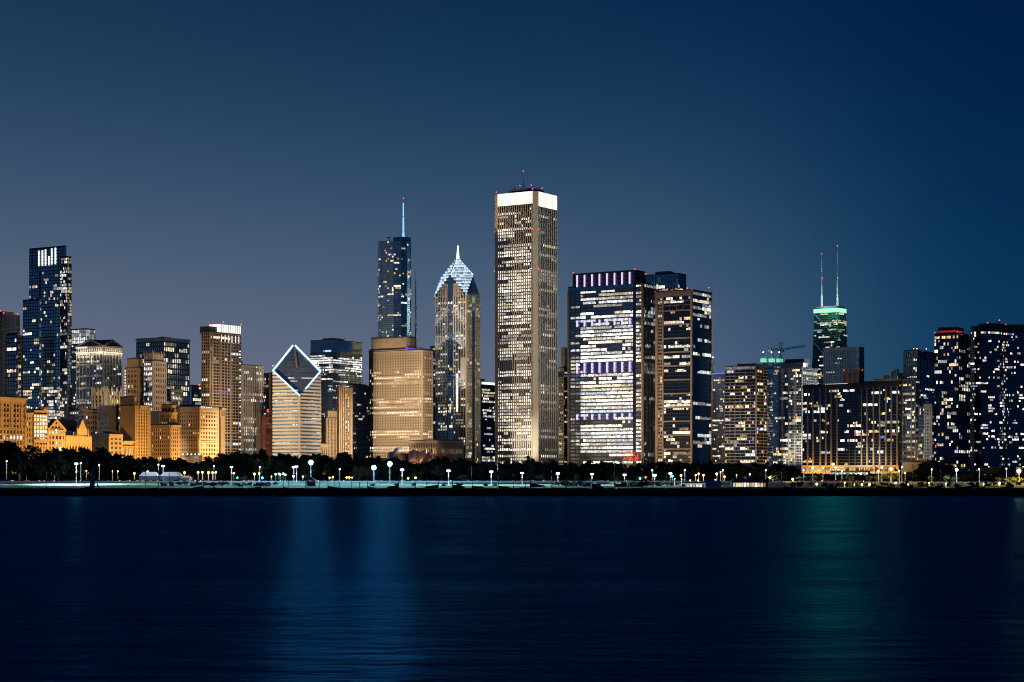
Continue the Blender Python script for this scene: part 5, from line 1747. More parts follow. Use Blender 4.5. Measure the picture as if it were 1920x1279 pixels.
# dark three-lobed tower
Y = 2150
b = Bld('apartment_tower', 'dark curved three-lobed tower with scattered bright windows', 1818, 1856, 1922, 622, Y, 'the curved dark tower', body=None)
ccx = xpx(1861, Y + 30) - b.o[0]
pl = []
for i in range(40):
    t = 2 * math.pi * i / 40
    r = 31 + 12 * math.cos(3 * (t - math.radians(240)))
    pl.append((ccx + r * math.cos(t) * 1.16, 30 + r * math.sin(t)))
m = MB(); m.prism(pl, 0, b.h(622)); m.build('body', 'glass_black', b.root)
b.ring(pl, 50, b.h(884), b.h(622), .30, .22, 'dark_metal', lit(.08, .5, .12, [(4, WH), (4, WW), (.5, BL), (1, CW)], (.4, 1.5), rows=((622, 626, .4, 1), (844, 884, .08, 1)), run=1.5), nb=4, cap=220)
m = MB(); m.prism([(ccx + (p[0] - ccx) * .74 + 4, 30 + (p[1] - 30) * .74) for p in pl], b.h(622) + .1, b.h(606)); m.build('penthouse', 'dark_concrete', b.root)
b.beacon(1852, 605.5, 10, .8); b.beacon(1874, 600.5, 10, 1.1); b.beacon(1886, 608, 14, .7)
m = MB(); x_ = xpx(1874, Y + 20) - b.o[0]; m.tube((x_, 20, b.h(606)), (x_, 20, b.h(601)), .4); m.build('aerial', 'dark_metal', b.root)
b.done()
b = Bld('apartment_tower', 'dark tower cut by the right edge with a lit row along its flat top', 1880, 1932, 1945, 611, 2500, None, body='glass_black')
b.fac('L', 14, 42, 613, 876, pw=.08, sh=.25, wall='dark_concrete', lt=lit(.06, .5, .14, RESID, (.4, 1.3), rows=((611, 619, .95, .8), (619, 626, .02, 1))))
b.fac('R', 4, 42, 613, 876, pw=.08, sh=.25, wall='dark_concrete')
for i in range(5):
    b.beacon(1890 + i * 7, 616, 26 - i * 4, .9, 'lamp_white', 'roof_lamp')
b.done()
# low dark things between the right-hand towers and the trees
b = Bld('pavilion_building', 'low flat-roofed pavilion with amber walls behind the trees at right', 1692, 1738, 1746, 866, 1750, None, body='tan_stone')
b.slab('L', -.05, 1.05, 863, 867, -12, 3, 'dark_concrete', 'flat_roof')
b.fac('L', 8, 1, 868, 886, pw=.3, pd=.5, sh=.15, wall='tan_stone')
for px in (1704, 1722, 1738):
    point((xpx(px, 1720), 1720, 12), 7000, (1, .55, .12), .5)
b.done()
b = Bld('shop_building', 'long white-lit shopfront at the foot of the long slab', 1557, 1628, 1632, 884.5, 1760, None, body='dark_concrete')
b.fac('L', 14, 1, 885.5, 893, pw=.1, pd=.6, sh=.12, wall='white_concrete', lt=lit(1, 1, 1, [(3, WH), (2, CW)], (.8, 1.5)))
b.done()
b = Bld('office_block', 'dark terrace block with faint lights at the foot of the curved tower', 1826, 1905, 1925, 878, 1950, None, body='dark_concrete')
b.fac('L', 20, 5, 880, 896, pw=.15, sh=.3, wall='dark_concrete', lt=lit(.1, .5, .15, WARM, (.3, 1)))
b.done()

# ------------------------------------------------------------------ steel ribbon bandshell behind the trees
Y = 1480
bs = thing('bandshell', 'curling steel ribbons of a bandshell lit orange from within above the trees', 'bandshell', (xpx(790, Y), Y, GZ))
def bp(px, py, dy=0):
    return (xpx(px, Y + dy) - bs.location.x, dy, zpx(py, Y + dy) - GZ)
def ribbon(pts, mat, th=4.0, name='steel_ribbon'):
    """curved sheet with thickness: pts are (px, py top, py bottom, depth)"""
    m = MB()
    for (a, b_) in zip(pts, pts[1:]):
        p = [bp(a[0], a[2], a[3]), bp(b_[0], b_[2], b_[3]), bp(b_[0], b_[1], b_[3]), bp(a[0], a[1], a[3])]
        q = [(x, y + th, z) for x, y, z in p]
        m.poly(p); m.poly(q[::-1])
        for k in range(4):
            j = (k + 1) % 4
            m.quad(p[k], q[k], q[j], p[j])
    return m.build(name, mat, bs)
ribbon([(726, 850, 862, 6), (730, 848, 862, 3), (736, 846.5, 863, 2), (739, 843.5, 856, 0), (742, 840, 849, 0), (746, 839.5, 842, 0)], 'steel')
ribbon([(737, 851, 864, 8), (748, 851.5, 864, 9), (760, 853, 868, 10)], 'steel')
ribbon([(765, 852, 866, 2), (768, 846.5, 866, 0), (776, 843, 864, -2), (784, 846, 868, -1), (786.5, 848, 868, 0)], 'steel')
ribbon([(784, 852, 870, -4), (787, 848, 868, -6), (792, 845.5, 863, -7), (797, 842.5, 854, -8)], 'steel')
ribbon([(791, 859, 868, 6), (798, 852, 866, 4), (804, 846.5, 862, 2), (808, 855, 860, 4)], 'steel')
ribbon([(772, 859, 869, 14), (783, 864, 873, 14), (790, 862, 870, 14)], 'steel')
ribbon([(815, 856, 866, 12), (832, 854, 866, 10), (847, 852, 864, 9)], 'brown_panel', name='side_wing')
ribbon([(744, 852, 864, 12), (756, 850, 864, 13), (768, 851, 866, 14)], 'brown_panel', name='side_wing')
m = MB(); m.box(-30, 34, 16, 30, 0, bp(0, 866, 16)[2]); m.build('stage_house', 'brown_panel', bs)
for px, dy, pw_, c in ((801, -10, 2600, (1, .26, .05)), (782, -10, 1500, (1, .45, .1)), (750, -6, 700, (1, .3, .2)), (832, -6, 700, (.9, .12, .12))):
    point(tuple(Vector(bp(px, 867, dy)) + bs.location), pw_, c, .6)

# ------------------------------------------------------------------ the shore
RG = random.Random(11)
NAMED = []         # (object, px, phrase, words it stands by)


def place(o, px, phrase, how='before'):
    NAMED.append((o, px, phrase, how))


def near(px):
    best = None
    for a, b_, nm in LAND:
        c = (a + b_) / 2
        d = 0 if a <= px <= b_ else min(abs(px - a), abs(px - b_))
        k = (d, abs(px - c))
        if best is None or k < best[0]:
            best = (k, nm)
    return best[1]


# breakwater: long low wall of dark stone blocks with a cap
bw = thing('breakwater', 'long black stone breakwater lying right across the water before the harbour', 'breakwater', (0, 842, 0))
k = MB(); k.box(-900, 900, 3, 7, -2, 2.85); k.build('wall', 'dark_stone', bw)
cap = MB(); cap.box(0.06, 5.94, 1.6, 7.6, 2.86, 3.12); cm = cap.mesh('cap_stone', 'dark_stone')
for i in range(-50, 50):
    link('cap_stone', cm, bw, None, (i * 6.0, 0, RG.uniform(-.06, .06)))
variants = []
for v in range(6):
    m = MB(); m.ball((0, 0, 0), 1.0, 6, 4)
    rr = random.Random(v)
    m.v = [(x * rr.uniform(.75, 1.25), y * rr.uniform(.7, 1.2), z * rr.uniform(.7, 1.1)) for x, y, z in m.v]
    variants.append(m)
allb = MB()
for i in range(2600):
    m = variants[i % 6]
    x, t = RG.uniform(-320, 320), RG.random()
    y, z, s_ = -2.6 + 5.4 * t, -.3 + 2.6 * t, RG.uniform(.5, 1.15)
    a = RG.uniform(0, 6.28)
    n0 = len(allb.v)
    allb.v += [(x + s_ * (vx * math.cos(a) - vy * math.sin(a)), y + s_ * (vx * math.sin(a) + vy * math.cos(a)), z + s_ * vz) for vx, vy, vz in m.v]
    allb.f += [tuple(j + n0 for j in f_) for f_ in m.f]
    allb.c += [None] * len(m.f)
allb.build('boulder', 'dark_stone', bw, 'stuff')
sw = thing('sea_wall', 'pale concrete harbour wall along the far shore behind the moored boats', 'wall', (0, 985, 0))
k = MB(); k.box(-900, 900, -.7, .2, -2, 2.95); k.build('wall', 'concrete_paving', sw)
rb = thing('added_barrier', 'low white barrier added along the road for the bright line of traffic', 'barrier', (0, 1154, gz(1154)))  # added: its pale lit face stands in for the traffic's light trails
seg = MB()
seg.hexa([(0.05, -.35, 0), (5.95, -.35, 0), (5.95, .35, 0), (.05, .35, 0), (.05, -.12, .95), (5.95, -.12, .95), (5.95, .12, .95), (.05, .12, .95)])
sm = seg.mesh('barrier_block', 'white_concrete')
for i in range(-56, 34):
    link('barrier_block', sm, rb, None, (i * 6.0, 0, 0))


# ---- trees
def leaf_mesh(name, mat, rx, rz, clumps, per, leaf, seed, low=0.0):
    r = random.Random(seed)
    m = MB()
    for c in range(clumps):
        while True:
            x, y, z = r.uniform(-1, 1), r.uniform(-1, 1), r.uniform(-.75, 1)
            if .25 < x * x + y * y + z * z < 1:
                break
        k = .62 + .38 * r.random()
        cx_, cy_, cz_ = x * rx * k, y * rx * k, z * rz * k
        cr = rx * r.uniform(.20, .36)
        for j in range(per):
            t, u = r.uniform(0, 6.283), r.uniform(-1, 1)
            q = math.sqrt(1 - u * u)
            d = cr * (r.random() ** .35)
            px_, py_, pz_ = cx_ + d * q * math.cos(t), cy_ + d * q * math.sin(t), cz_ + d * u * .8
            s_ = leaf * r.uniform(.6, 1.25)
            a = Vector((r.gauss(0, 1), r.gauss(0, 1), r.gauss(0, 1))).normalized()
            b_ = a.orthogonal().normalized() * s_
            a = a * s_ * .75
            p = Vector((px_, py_, pz_ + low))
            m.quad(tuple(p - a), tuple(p + b_), tuple(p + a), tuple(p - b_))
    return m.mesh(name, mat)


def trunk_mesh(h, r, seed):
    g = random.Random(seed)
    m = MB()
    m.tube((0, 0, -.3), (g.uniform(-.2, .2), g.uniform(-.2, .2), h), r, r * .62, 7)
    for i in range(5):
        a = i * 1.256 + g.uniform(-.4, .4)
        l = g.uniform(2.5, 4.5)
        m.tube((0, 0, h * g.uniform(.7, .98)), (math.cos(a) * l, math.sin(a) * l, h + g.uniform(1.5, 4.0)), r * .42, r * .12, 5)
    return m.mesh('trunk', 'bark')


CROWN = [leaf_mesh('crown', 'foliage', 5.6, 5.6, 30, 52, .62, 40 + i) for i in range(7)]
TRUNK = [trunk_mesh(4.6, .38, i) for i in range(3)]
LIGHTC = [leaf_mesh('crown', 'foliage_lamplit', 5.6, 5.6, 22, 46, .55, 90 + i) for i in range(3)]


def tree(px, py_top, Y, w_px, phrase, group, crown=None, base=None):
    X = xpx(px, Y)
    g = gz(Y) if base is None else base
    H = max(4.0, zpx(py_top, Y) - g)
    o = thing('tree', '', 'tree', (X, Y, g), group, RG.uniform(0, 6.28))
    cr_h = min(H * .46, H - 1.6)
    sx = w_px / 2 / F * Y / 5.6
    c = link('crown', crown or RG.choice(CROWN), o, None, (0, 0, H - cr_h))
    c.scale = (sx, sx * RG.uniform(.85, 1.15), cr_h / 5.7)
    t = link('trunk', RG.choice(TRUNK), o)
    ts = (H - cr_h * 1.25) / 4.6
    t.scale = (min(1.3, sx), min(1.3, sx), max(.35, ts))
    place(o, px, phrase)
    return o


TOP = [(-40, 826), (0, 825), (35, 824), (62, 832), (74, 846), (86, 838), (105, 831), (125, 836), (137, 846), (150, 838), (172, 833), (200, 836), (216, 846), (232, 853), (262, 851), (288, 857), (300, 858), (330, 857), (352, 860), (372, 865), (385, 856), (405, 852), (425, 846), (450, 841), (478, 840), (505, 844), (530, 847), (560, 848), (585, 850), (610, 849), (640, 850), (656, 848), (672, 856), (692, 855), (715, 852), (740, 858), (762, 862), (780, 868), (798, 862), (820, 855), (845, 856), (862, 858), (880, 862), (905, 866), (925, 870), (942, 870), (958, 864), (975, 859), (995, 858), (1010, 864), (1024, 862), (1044, 864), (1054, 869), (1070, 864), (1100, 864), (1140, 864), (1170, 868), (1200, 869), (1225, 867), (1260, 865), (1300, 866), (1335, 865), (1368, 865), (1390, 868), (1420, 866), (1450, 868), (1475, 870), (1492, 874), (1502, 880)]


def top_at(px):
    for (a, ya), (b_, yb) in zip(TOP, TOP[1:]):
        if a <= px <= b_:
            return ya + (yb - ya) * (px - a) / (b_ - a)
    return 880


GT = 'dark park trees along the shore road'
px = -30.0
while px < 1500:                                     # rear row makes the skyline of the trees
    h = 902 - top_at(px)
    w_ = max(30, h * RG.uniform(.85, 1.05))
    tree(px, top_at(px) - RG.uniform(-2.5, 3.5), RG.uniform(1290, 1385), w_ * 1.05, 'tall dark tree', GT)
    px += w_ * RG.uniform(.42, .6)
px = -20.0
while px < 1490:                                     # front row, lower, with gaps at the foot
    h = (902 - top_at(px)) * RG.uniform(.62, .86)
    if not (768 < px < 792 or 505 < px < 660 and RG.random() < .3):
        tree(px, 902 - h, RG.uniform(1205, 1270), h * RG.uniform(.85, 1.1), 'shorter dark tree', GT)
    px += h * RG.uniform(.55, .9)
for px, t, w_ in ((1520, 889, 26), (1535, 886, 24), (1563, 893, 30), (1585, 890, 32), (1604, 889, 28), (1622, 889, 30), (1640, 888, 28), (1708, 884, 34), (1726, 880, 32), (1735, 866, 46), (1757, 860, 56), (1776, 866, 42), (1810, 888, 30), (1832, 893, 30), (1852, 890, 36), (1874, 889, 40), (1900, 890, 34), (1918, 888, 30)):
    tree(px, t, RG.uniform(1215, 1330), w_, 'dark tree', GT)
for px, t, w_, Y in ((1648, 889, 16, 1190), (1665, 884, 20, 1192), (1680, 887, 17, 1190), (1672, 893, 24, 1188), (777, 886, 15, 1230), (784, 880, 14, 1235), (1873, 902, 18, 1140), (1890, 906, 20, 1130), (1908, 904, 22, 1130), (1702, 907, 12, 1060), (1781, 907, 12, 1060)):
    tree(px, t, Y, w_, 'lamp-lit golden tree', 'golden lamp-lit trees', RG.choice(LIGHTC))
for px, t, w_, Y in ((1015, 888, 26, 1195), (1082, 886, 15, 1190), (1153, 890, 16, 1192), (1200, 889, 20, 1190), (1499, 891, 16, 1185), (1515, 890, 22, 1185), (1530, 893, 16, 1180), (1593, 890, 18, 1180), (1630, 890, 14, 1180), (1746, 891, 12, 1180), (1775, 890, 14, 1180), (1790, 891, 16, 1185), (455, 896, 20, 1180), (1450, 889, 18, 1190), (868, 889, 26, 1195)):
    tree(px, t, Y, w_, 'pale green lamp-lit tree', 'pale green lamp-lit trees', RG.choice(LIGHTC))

# leafy screen added to hide the lamplit building feet between the tree trunks
hd = thing('screen_hedge', 'long dark leafy screen added behind the park trees to hide lit walls', 'screen_hedge', (0, 1400, 6))
m = MB()
for i in range(9000):
    x, y, z = RG.uniform(-480, 360), RG.uniform(-1.6, 1.6), 5.5 * RG.random() ** .8
    a = Vector((RG.gauss(0, 1), RG.gauss(0, 1), RG.gauss(0, 1))).normalized() * .75
    b_ = a.orthogonal().normalized() * .75
    p = Vector((x, y, z))
    m.quad(tuple(p - a), tuple(p + b_), tuple(p + a), tuple(p - b_))
m.build('leaves', 'foliage', hd)
m = MB(); m.box(-480, 360, -1.0, 1.0, 0, 4.6); m.build('opaque_core', 'bark', hd)

# ---- bushes behind the promenade
BUSH = [leaf_mesh('leaves', 'foliage_lamplit', 2.4, 1.5, 12, 40, .34, 200 + i, .9) for i in range(4)]
for px, py, w_, Y in [(310 + i * 13 + RG.uniform(-3, 3), 903 + RG.uniform(-2, 2.5), RG.uniform(12, 20), RG.uniform(1030, 1090)) for i in range(17)] + \
        [(1043 + i * 9.5 + RG.uniform(-3, 3), 902 + RG.uniform(-2.5, 3), RG.uniform(12, 18), RG.uniform(1030, 1090)) for i in range(9)] + \
        [(1148 + i * 11 + RG.uniform(-3, 3), 903 + RG.uniform(-2, 2), RG.uniform(12, 17), RG.uniform(1040, 1090)) for i in range(15)] + \
        [(700 + i * 40 + RG.uniform(-12, 12), 906, 10, 1050) for i in range(7)] + \
        [(1490 + i * 17 + RG.uniform(-7, 7), 905 + RG.uniform(-3, 4), RG.uniform(9, 20), RG.uniform(1010, 1090)) for i in range(26)] + \
        [(1208, 900, 24, 1060), (1218, 901, 20, 1065), (860, 904, 14, 1050), (1546, 908, 14, 1040), (1500, 909, 12, 1040)]:
    o = thing('bush', '', 'bush', (xpx(px, Y), Y, gz(Y)), 'clipped bushes behind the promenade', RG.uniform(0, 6))
    c = link('leaves', RG.choice(BUSH), o)
    s_ = w_ / F * Y / 4.8
    c.scale = (s_, s_, max(.7, (zpx(py, Y) - gz(Y)) / 2.6))
    place(o, px, 'lamp-lit green bush')


# ---- lamps
def head_mesh(mat, w_, h_):
    m = MB()
    m.ball((0, 0, h_ * .3), w_, 10, 6, h_ / w_)
    return m.mesh('lamp_head', mat)


HEADW, HEADO = head_mesh('lamp_white', .46, .45), head_mesh('lamp_orange', .5, .5)
ARM = MB(); ARM.tube((0, 0, 0), (.5, 0, .35), .09, .07, 5); ARM.tube((0, 0, 0), (-.5, 0, .35), .09, .07, 5); ARM = ARM.mesh('arm', 'grey_metal')
POLE = MB(); POLE.tube((0, 0, 0), (0, 0, 1), .20, .12, 7); POLE = POLE.mesh('pole', 'pole_white')
CAN = MB(); CAN.box(-.35, .35, -.3, .3, 0, .5); CAN = CAN.mesh('control_box', 'pole_white')


def lamp(px, py, Y, phrase, group, mat, power=0, col=(.8, .93, 1), arm=True, size=1.0, box=False, down=True):
    X, g = xpx(px, Y), gz(Y)
    H = zpx(py, Y) - g
    o = thing('street_lamp', '', 'street lamp', (X, Y, g), group)
    p = link('pole', POLE, o); p.scale = (size ** .5, size ** .5, H)
    if arm:
        link('arm', ARM, o, None, (0, 0, H - .35))
        for sx in (-1, 1):
            h_ = link('lamp_head', HEADW if mat == 'w' else HEADO, o, None, (sx * .5, -.1, H - .1))
            h_.scale = (size, size, size)
    else:
        h_ = link('lamp_head', HEADW if mat == 'w' else HEADO, o, None, (0, 0, H - .1))
        h_.scale = (size, size, size)
    if box:
        link('control_box', CAN, o, None, (0, -.25, H * .58))
    if power:
        if down:
            l = spot((X, Y - .6, g + H - .5), (X, Y - .6, g), 1.0, col, 156, .35 * max(1, size), .35)
            l.data.energy = power
            point((X, Y - 1.4, g + H + .1), power * .03, col, .5)
        else:
            point((X, Y - .8, g + H - .55), power, col, .35 * max(1, size))
    place(o, px, phrase)
    return o


GW, GO = 'tall white-headed park lamps', 'amber street lamps'
WCOL, OCOL = (.78, .95, 1.0), (1.0, .55, .16)
# floodlight masts: banks of lamps on a cross frame
FL = MB()
for k_ in range(7):
    a_ = k_ * math.pi / 3
    d_ = 0 if k_ == 6 else 1.0
    FL.ball((d_ * math.cos(a_), -.45, .9 + d_ * math.sin(a_)), .5, 8, 5)
FLM = FL.mesh('lamp_bank', 'lamp_flood')
FR = MB(); FR.box(-1.3, 1.3, .1, .25, -.1, .1); FR.box(-1.3, 1.3, .1, .25, .8, 1.0); FR.box(-1.3, 1.3, .1, .25, 1.7, 1.9); FR.box(-.15, .15, .1, .4, -1, 1.8); FRM = FR.mesh('cross_frame', 'grey_metal')
for px, py, Y, pw_, lab in ((583, 866, 1120, 7.5e5, 'brightest floodlight mast, before the diamond-topped tower, with a pale gazebo at its foot'), (701, 876, 1110, 3.2e5, 'floodlight mast before the tan grid tower, the lower of a close pair'), (731, 869, 1120, 3.6e5, 'floodlight mast before the tan grid tower, the taller of a close pair')):
    X, g = xpx(px, Y), gz(Y)
    H = zpx(py, Y) - g
    o = thing('floodlight_mast', lab, 'floodlight', (X, Y, g), 'floodlight masts on the lawn')
    p = link('pole', POLE, o); p.scale = (1.2, 1.2, H)
    link('cross_frame', FRM, o, None, (0, 0, H - 1.2))
    link('lamp_bank', FLM, o, None, (0, 0, H - 1.2))
    link('control_box', CAN, o, None, (0, -.3, H * .5))
    l = spot((X, Y - 1.6, g + H - .3), (X, Y - 60, g + H - 30), 1.0, (.42, .76, 1.0), 150, 1.6, .3)      # the bank faces the lawn and the lake
    l.data.energy = pw_
    point((X, Y - 2.2, g + H + .2), pw_ * .3, (.16, .50, 1.0), 1.2)
for px, py, Y, pw_, s_ in ((143, 870, 1100, 90000, 1.3), (306, 874, 1110, 26000, 1), (434, 876, 1110, 24000, .8), (551, 876, 1120, 26000, 1.2), (556, 875, 1125, 0, 1.0), (754, 881, 1080, 32000, 1.2), (841, 883, 1080, 34000, 1.3), (921, 885, 1080, 38000, 1.3), (979, 887, 1080, 22000, .9), (1046, 888, 1080, 38000, 1.2), (1110, 889, 1080, 24000, 1.0), (1171, 890.5, 1080, 30000, 1.1), (1227, 891.5, 1080, 42000, 1.4), (1257, 888, 1100, 30000, 1.1)):
    lamp(px, py, Y, 'tall white lamp', GW, 'w', pw_ * 9.0, WCOL, True, s_, True)
for px, py, Y, pw_ in ((1223, 882, 1185, 6000), (1284, 881.5, 1185, 9000), (1355.5, 882, 1185, 9000), (1436, 882, 1185, 8000), (1507, 882, 1185, 9000), (1578.5, 884, 1185, 9000), (1647, 883, 1180, 9000), (1686, 883, 1180, 9000), (1747, 880.5, 1180, 9000), (1793.5, 881.5, 1170, 30000), (1836, 880, 1180, 7000), (1887, 879, 1180, 7000), (487, 876, 1190, 9000), (401, 874, 1190, 5000), (297, 871.5, 1190, 8000), (151.5, 868.5, 1190, 6000), (186, 872, 1190, 5000), (12.5, 865, 1190, 5000), (637, 880, 1190, 5000)):
    lamp(px, py, Y, 'white road lamp', 'white road lamps', 'w', pw_ * 2.5, (.85, .94, 1), False, 1.0 if px != 1793.5 else 2.2)
for px, py in ((1294, 900.5), (1309, 900.5), (1323, 902), (1341, 899.5), (1265, 898), (1278, 899)):
    lamp(px, py, 1050, 'low white path lamp', 'low path lamps by the harbour house', 'w', 2500, (.85, 1, .95), False, .6)
for px, py, Y, s_ in ((102, 882, 1230, .7), (37.5, 887, 1230, .6), (50, 887, 1230, .6), (162, 883, 1230, .9), (211, 883.5, 1230, .7), (221, 884, 1230, 1.0), (252, 888, 1195, 1.5), (277, 885, 1195, 1.6), (346, 886.5, 1195, 1.6), (371.5, 886, 1195, 1.6), (379.5, 886, 1195, 1.5), (391, 886.5, 1195, 1.7), (398.5, 886.5, 1195, 1.5), (404.5, 886, 1195, 1.5), (438.5, 887.5, 1195, 1.6), (477, 889, 1195, 1.6), (486, 888.5, 1195, 1.6), (509, 893.5, 1195, .9), (531, 888.5, 1195, 1.5), (550.5, 893.5, 1195, 1.7), (568, 894, 1195, 1.3), (618, 896, 1195, 1.2), (624, 895, 1195, 1.3), (650, 895.5, 1195, 1.3), (655, 895.5, 1195, 1.3), (660, 895.5, 1195, .9), (765.5, 897, 1195, 1.3), (779, 896, 1195, 1.5), (1277, 892, 1195, 1.6), (1304.5, 891, 1195, 1.3), (1310, 888.5, 1195, 1.3), (1319, 891.5, 1195, 1.5), (1344, 889, 1195, 1.7), (1351, 885, 1195, 1.0), (1358.5, 894, 1195, 1.4), (1381, 891, 1195, .8), (1406, 889.5, 1195, 1.2), (1443.5, 896, 1190, 1.7), (1486.5, 899, 1150, 1.7), (1524, 877, 1190, 1.8), (1543, 877.5, 1190, 1.2), (1567, 877, 1190, 1.5), (1531.5, 908, 1050, 1.5), (1602.5, 909, 1050, 1.4), (1616, 909, 1050, 1.3), (1630.5, 909, 1050, 1.6), (1679.5, 907, 1050, 1.5), (1653.5, 877, 1190, 1.5), (1691, 876, 1190, 1.2), (1697, 887, 1190, 1.2), (1844.5, 907.5, 1050, 1.0), (1874, 906.5, 1060, 1.8)):
    lamp(px, py, Y, 'amber street lamp', GO, 'o', 3000 * s_ * (.6 if px > 1480 else 1) if RG.random() < .75 or px > 1480 else 0, OCOL, False, s_ * .8)
for px, py in ((1703, 908), (1742, 906), (1773.5, 907), (1584, 905)):
    lamp(px, py, 1020, 'short glowing amber post', 'short amber posts on the lawn', 'o', 2500, (1, .62, .15), False, .7)
# two big sodium lamps at the right
for px, py, Y, pw_, s_ in ((1670.5, 880, 1165, 70000, 1.9), (1910.5, 884, 1120, 2.6e5, 2.5)):
    lamp(px, py, Y, 'huge orange sodium lamp', 'huge sodium lamps', 'o', pw_, (1, .52, .12), False, s_, False, False)

# ---- traffic lights
for px, py, mat in ((445.5, 896, 'signal_green'), (492, 896, 'signal_green'), (517, 889.5, 'signal_green'), (523, 888.5, 'signal_amber'), (525.5, 890, 'signal_green'), (535, 890.5, 'signal_green'), (1210.5, 895, 'signal_red'), (1260.5, 893, 'signal_green'), (1200, 897, 'signal_green')):
    Y = 1188
    g = gz(Y)
    H = zpx(py, Y) - g
    o = thing('traffic_light', '', 'traffic light', (xpx(px, Y), Y, g), 'traffic lights along the road')
    p = link('pole', POLE, o); p.scale = (.8, .8, H + .8)
    m = MB(); m.box(-.3, .3, -.45, -.12, H - 1.1, H + .9); hs = m.build('signal_box', 'dark_metal', o)
    m = MB(); m.ball((0, -.5, H), .62 if mat == 'signal_green' else .5, 8, 5); m.build('signal_lens', mat, hs)
    place(o, px, {'signal_green': 'green traffic light', 'signal_red': 'red traffic light', 'signal_amber': 'amber traffic light'}[mat])


# ---- cars on the shore road
def car_proto(paint):
    root = thing('car', '', 'car', (0, 0, 0), 'cars queuing along the shore road')
    m = MB()
    m.hexa([(-2.15, -.85, .35), (2.15, -.85, .35), (2.15, .85, .35), (-2.15, .85, .35), (-2.2, -.82, .85), (2.1, -.82, .78), (2.1, .82, .78), (-2.2, .82, .85)])
    m.build('body', paint, root)
    m = MB()
    m.hexa([(-1.7, -.8, .84), (1.1, -.8, .8), (1.1, .8, .8), (-1.7, .8, .84), (-1.1, -.62, 1.42), (.4, -.62, 1.42), (.4, .62, 1.42), (-1.1, .62, 1.42)])
    m.build('cabin', 'glass_black', root)
    for x in (-1.35, 1.35):
        for y in (-.86, .86):
            m = MB(); m.tube((x, y - .1, .33), (x, y + .1, .33), .33, None, 10); m.build('wheel', 'rubber', root)
    for y in (-.6, .6):
        m = MB(); m.box(2.0, 2.22, y - .24, y + .24, .52, .80); m.build('headlight', 'head_light', root)
        m = MB(); m.box(-2.28, -2.1, y - .24, y + .24, .60, .84); m.build('tail_light', 'tail_light', root)
    remember(root)
    return root


CARS = [car_proto(p) for p in ('car_dark', 'car_silver', 'car_red')]
CN = ('black car', 'silver car', 'dark red car')
first = [True, True, True]
for lane, (Y, face, x0, x1) in enumerate(((1159.8, 0, -320, 105), (1166.8, 0, -320, 105), (1173.2, math.pi, -320, 105), (1180.0, math.pi, -320, 105), (1166.8, 0, 155, 215), (1173.2, math.pi, 150, 215))):
    x = x0 + RG.uniform(0, 5)
    while x < x1:
        k = RG.choice((0, 0, 1, 1, 2))
        if first[k]:
            o = CARS[k]; first[k] = False
        else:
            o = copy_tree(CARS[k])
        o.location = (x, Y + RG.uniform(-.3, .3), gz(Y) + .03)
        o.rotation_euler = (0, 0, face)
        place(o, 960 + x / Y * F, CN[k] + (' facing right' if face == 0 else ' facing left'), 'car')
        x += RG.uniform(6.5, 13) if lane in (0, 3) else RG.uniform(7, 16)


# ---- boats in the harbour
def sailboat_proto(kind):
    root = thing('sailboat', '', 'sailboat', (0, 0, 0), 'sailboats moored behind the breakwater')
    st = [(-4.6, 1.15, 1.15), (-3, 1.45, 1.12), (0, 1.6, 1.15), (2.6, 1.1, 1.3), (4.4, .35, 1.5), (5.0, .03, 1.6)]
    m = MB()
    for (xa, wa, ha), (xb, wb, hb) in zip(st, st[1:]):
        for s_ in (-1, 1):
            a, b_, c, d = (xa, s_ * wa, ha), (xb, s_ * wb, hb), (xb, s_ * wb * .55, -.3), (xa, s_ * wa * .55, -.3)
            m.quad(*((a, b_, c, d) if s_ > 0 else (d, c, b_, a)))
        m.quad((xa, -wa, ha), (xb, -wb, hb), (xb, wb, hb), (xa, wa, ha))
    m.quad((-4.6, -1.15, 1.15), (-4.6, 1.15, 1.15), (-4.6, .6, -.3), (-4.6, -.6, -.3))
    m.build('hull', 'white_hull' if kind != 1 else 'navy_canvas', root)
    m = MB(); m.hexa([(-1.6, -.95, 1.15), (2.2, -.75, 1.2), (2.2, .75, 1.2), (-1.6, .95, 1.15), (-1.4, -.75, 1.75), (1.5, -.55, 1.65), (1.5, .55, 1.65), (-1.4, .75, 1.75)])
    m.build('cabin', 'white_hull', root)
    m = MB(); m.tube((.9, 0, 1.2), (.9, 0, 11.5), .15, .10, 6); mast = m.build('mast', 'dark_metal', root)
    m = MB(); m.tube((.9, -.8, 8), (.9, .8, 8), .04, None, 4); m.build('spreader', 'dark_metal', mast)
    m = MB(); m.tube((.8, 0, 2.4), (-3.9, 0, 2.5), .11, None, 5); m.build('boom', 'dark_metal', root)
    m = MB(); m.hexa([(.7, -.2, 2.45), (-3.8, -.12, 2.5), (-3.8, .12, 2.5), (.7, .2, 2.45), (.75, -.08, 3.5), (-3.8, -.05, 2.85), (-3.8, .05, 2.85), (.75, .08, 3.5)]); m.build('sail_cover', 'navy_canvas', root)
    for p in ((4.9, 0, 1.6), (-4.5, 0, 1.2)):
        m = MB(); m.tube(p, (.9, 0, 11.4), .03, None, 3); m.build('stay', 'dark_metal', mast)
    m = MB()
    for s_ in (-1, 1):
        m.tube((4.8, s_ * .12, 1.55), (4.0, s_ * .45, 2.2), .03, None, 4); m.tube((-4.4, s_ * 1.0, 1.15), (-4.4, s_ * 1.0, 1.95), .03, None, 4); m.tube((4.0, s_ * .45, 2.2), (-4.4, s_ * 1.0, 1.95), .02, None, 3)
    m.build('rail', 'steel', root)
    remember(root)
    return root


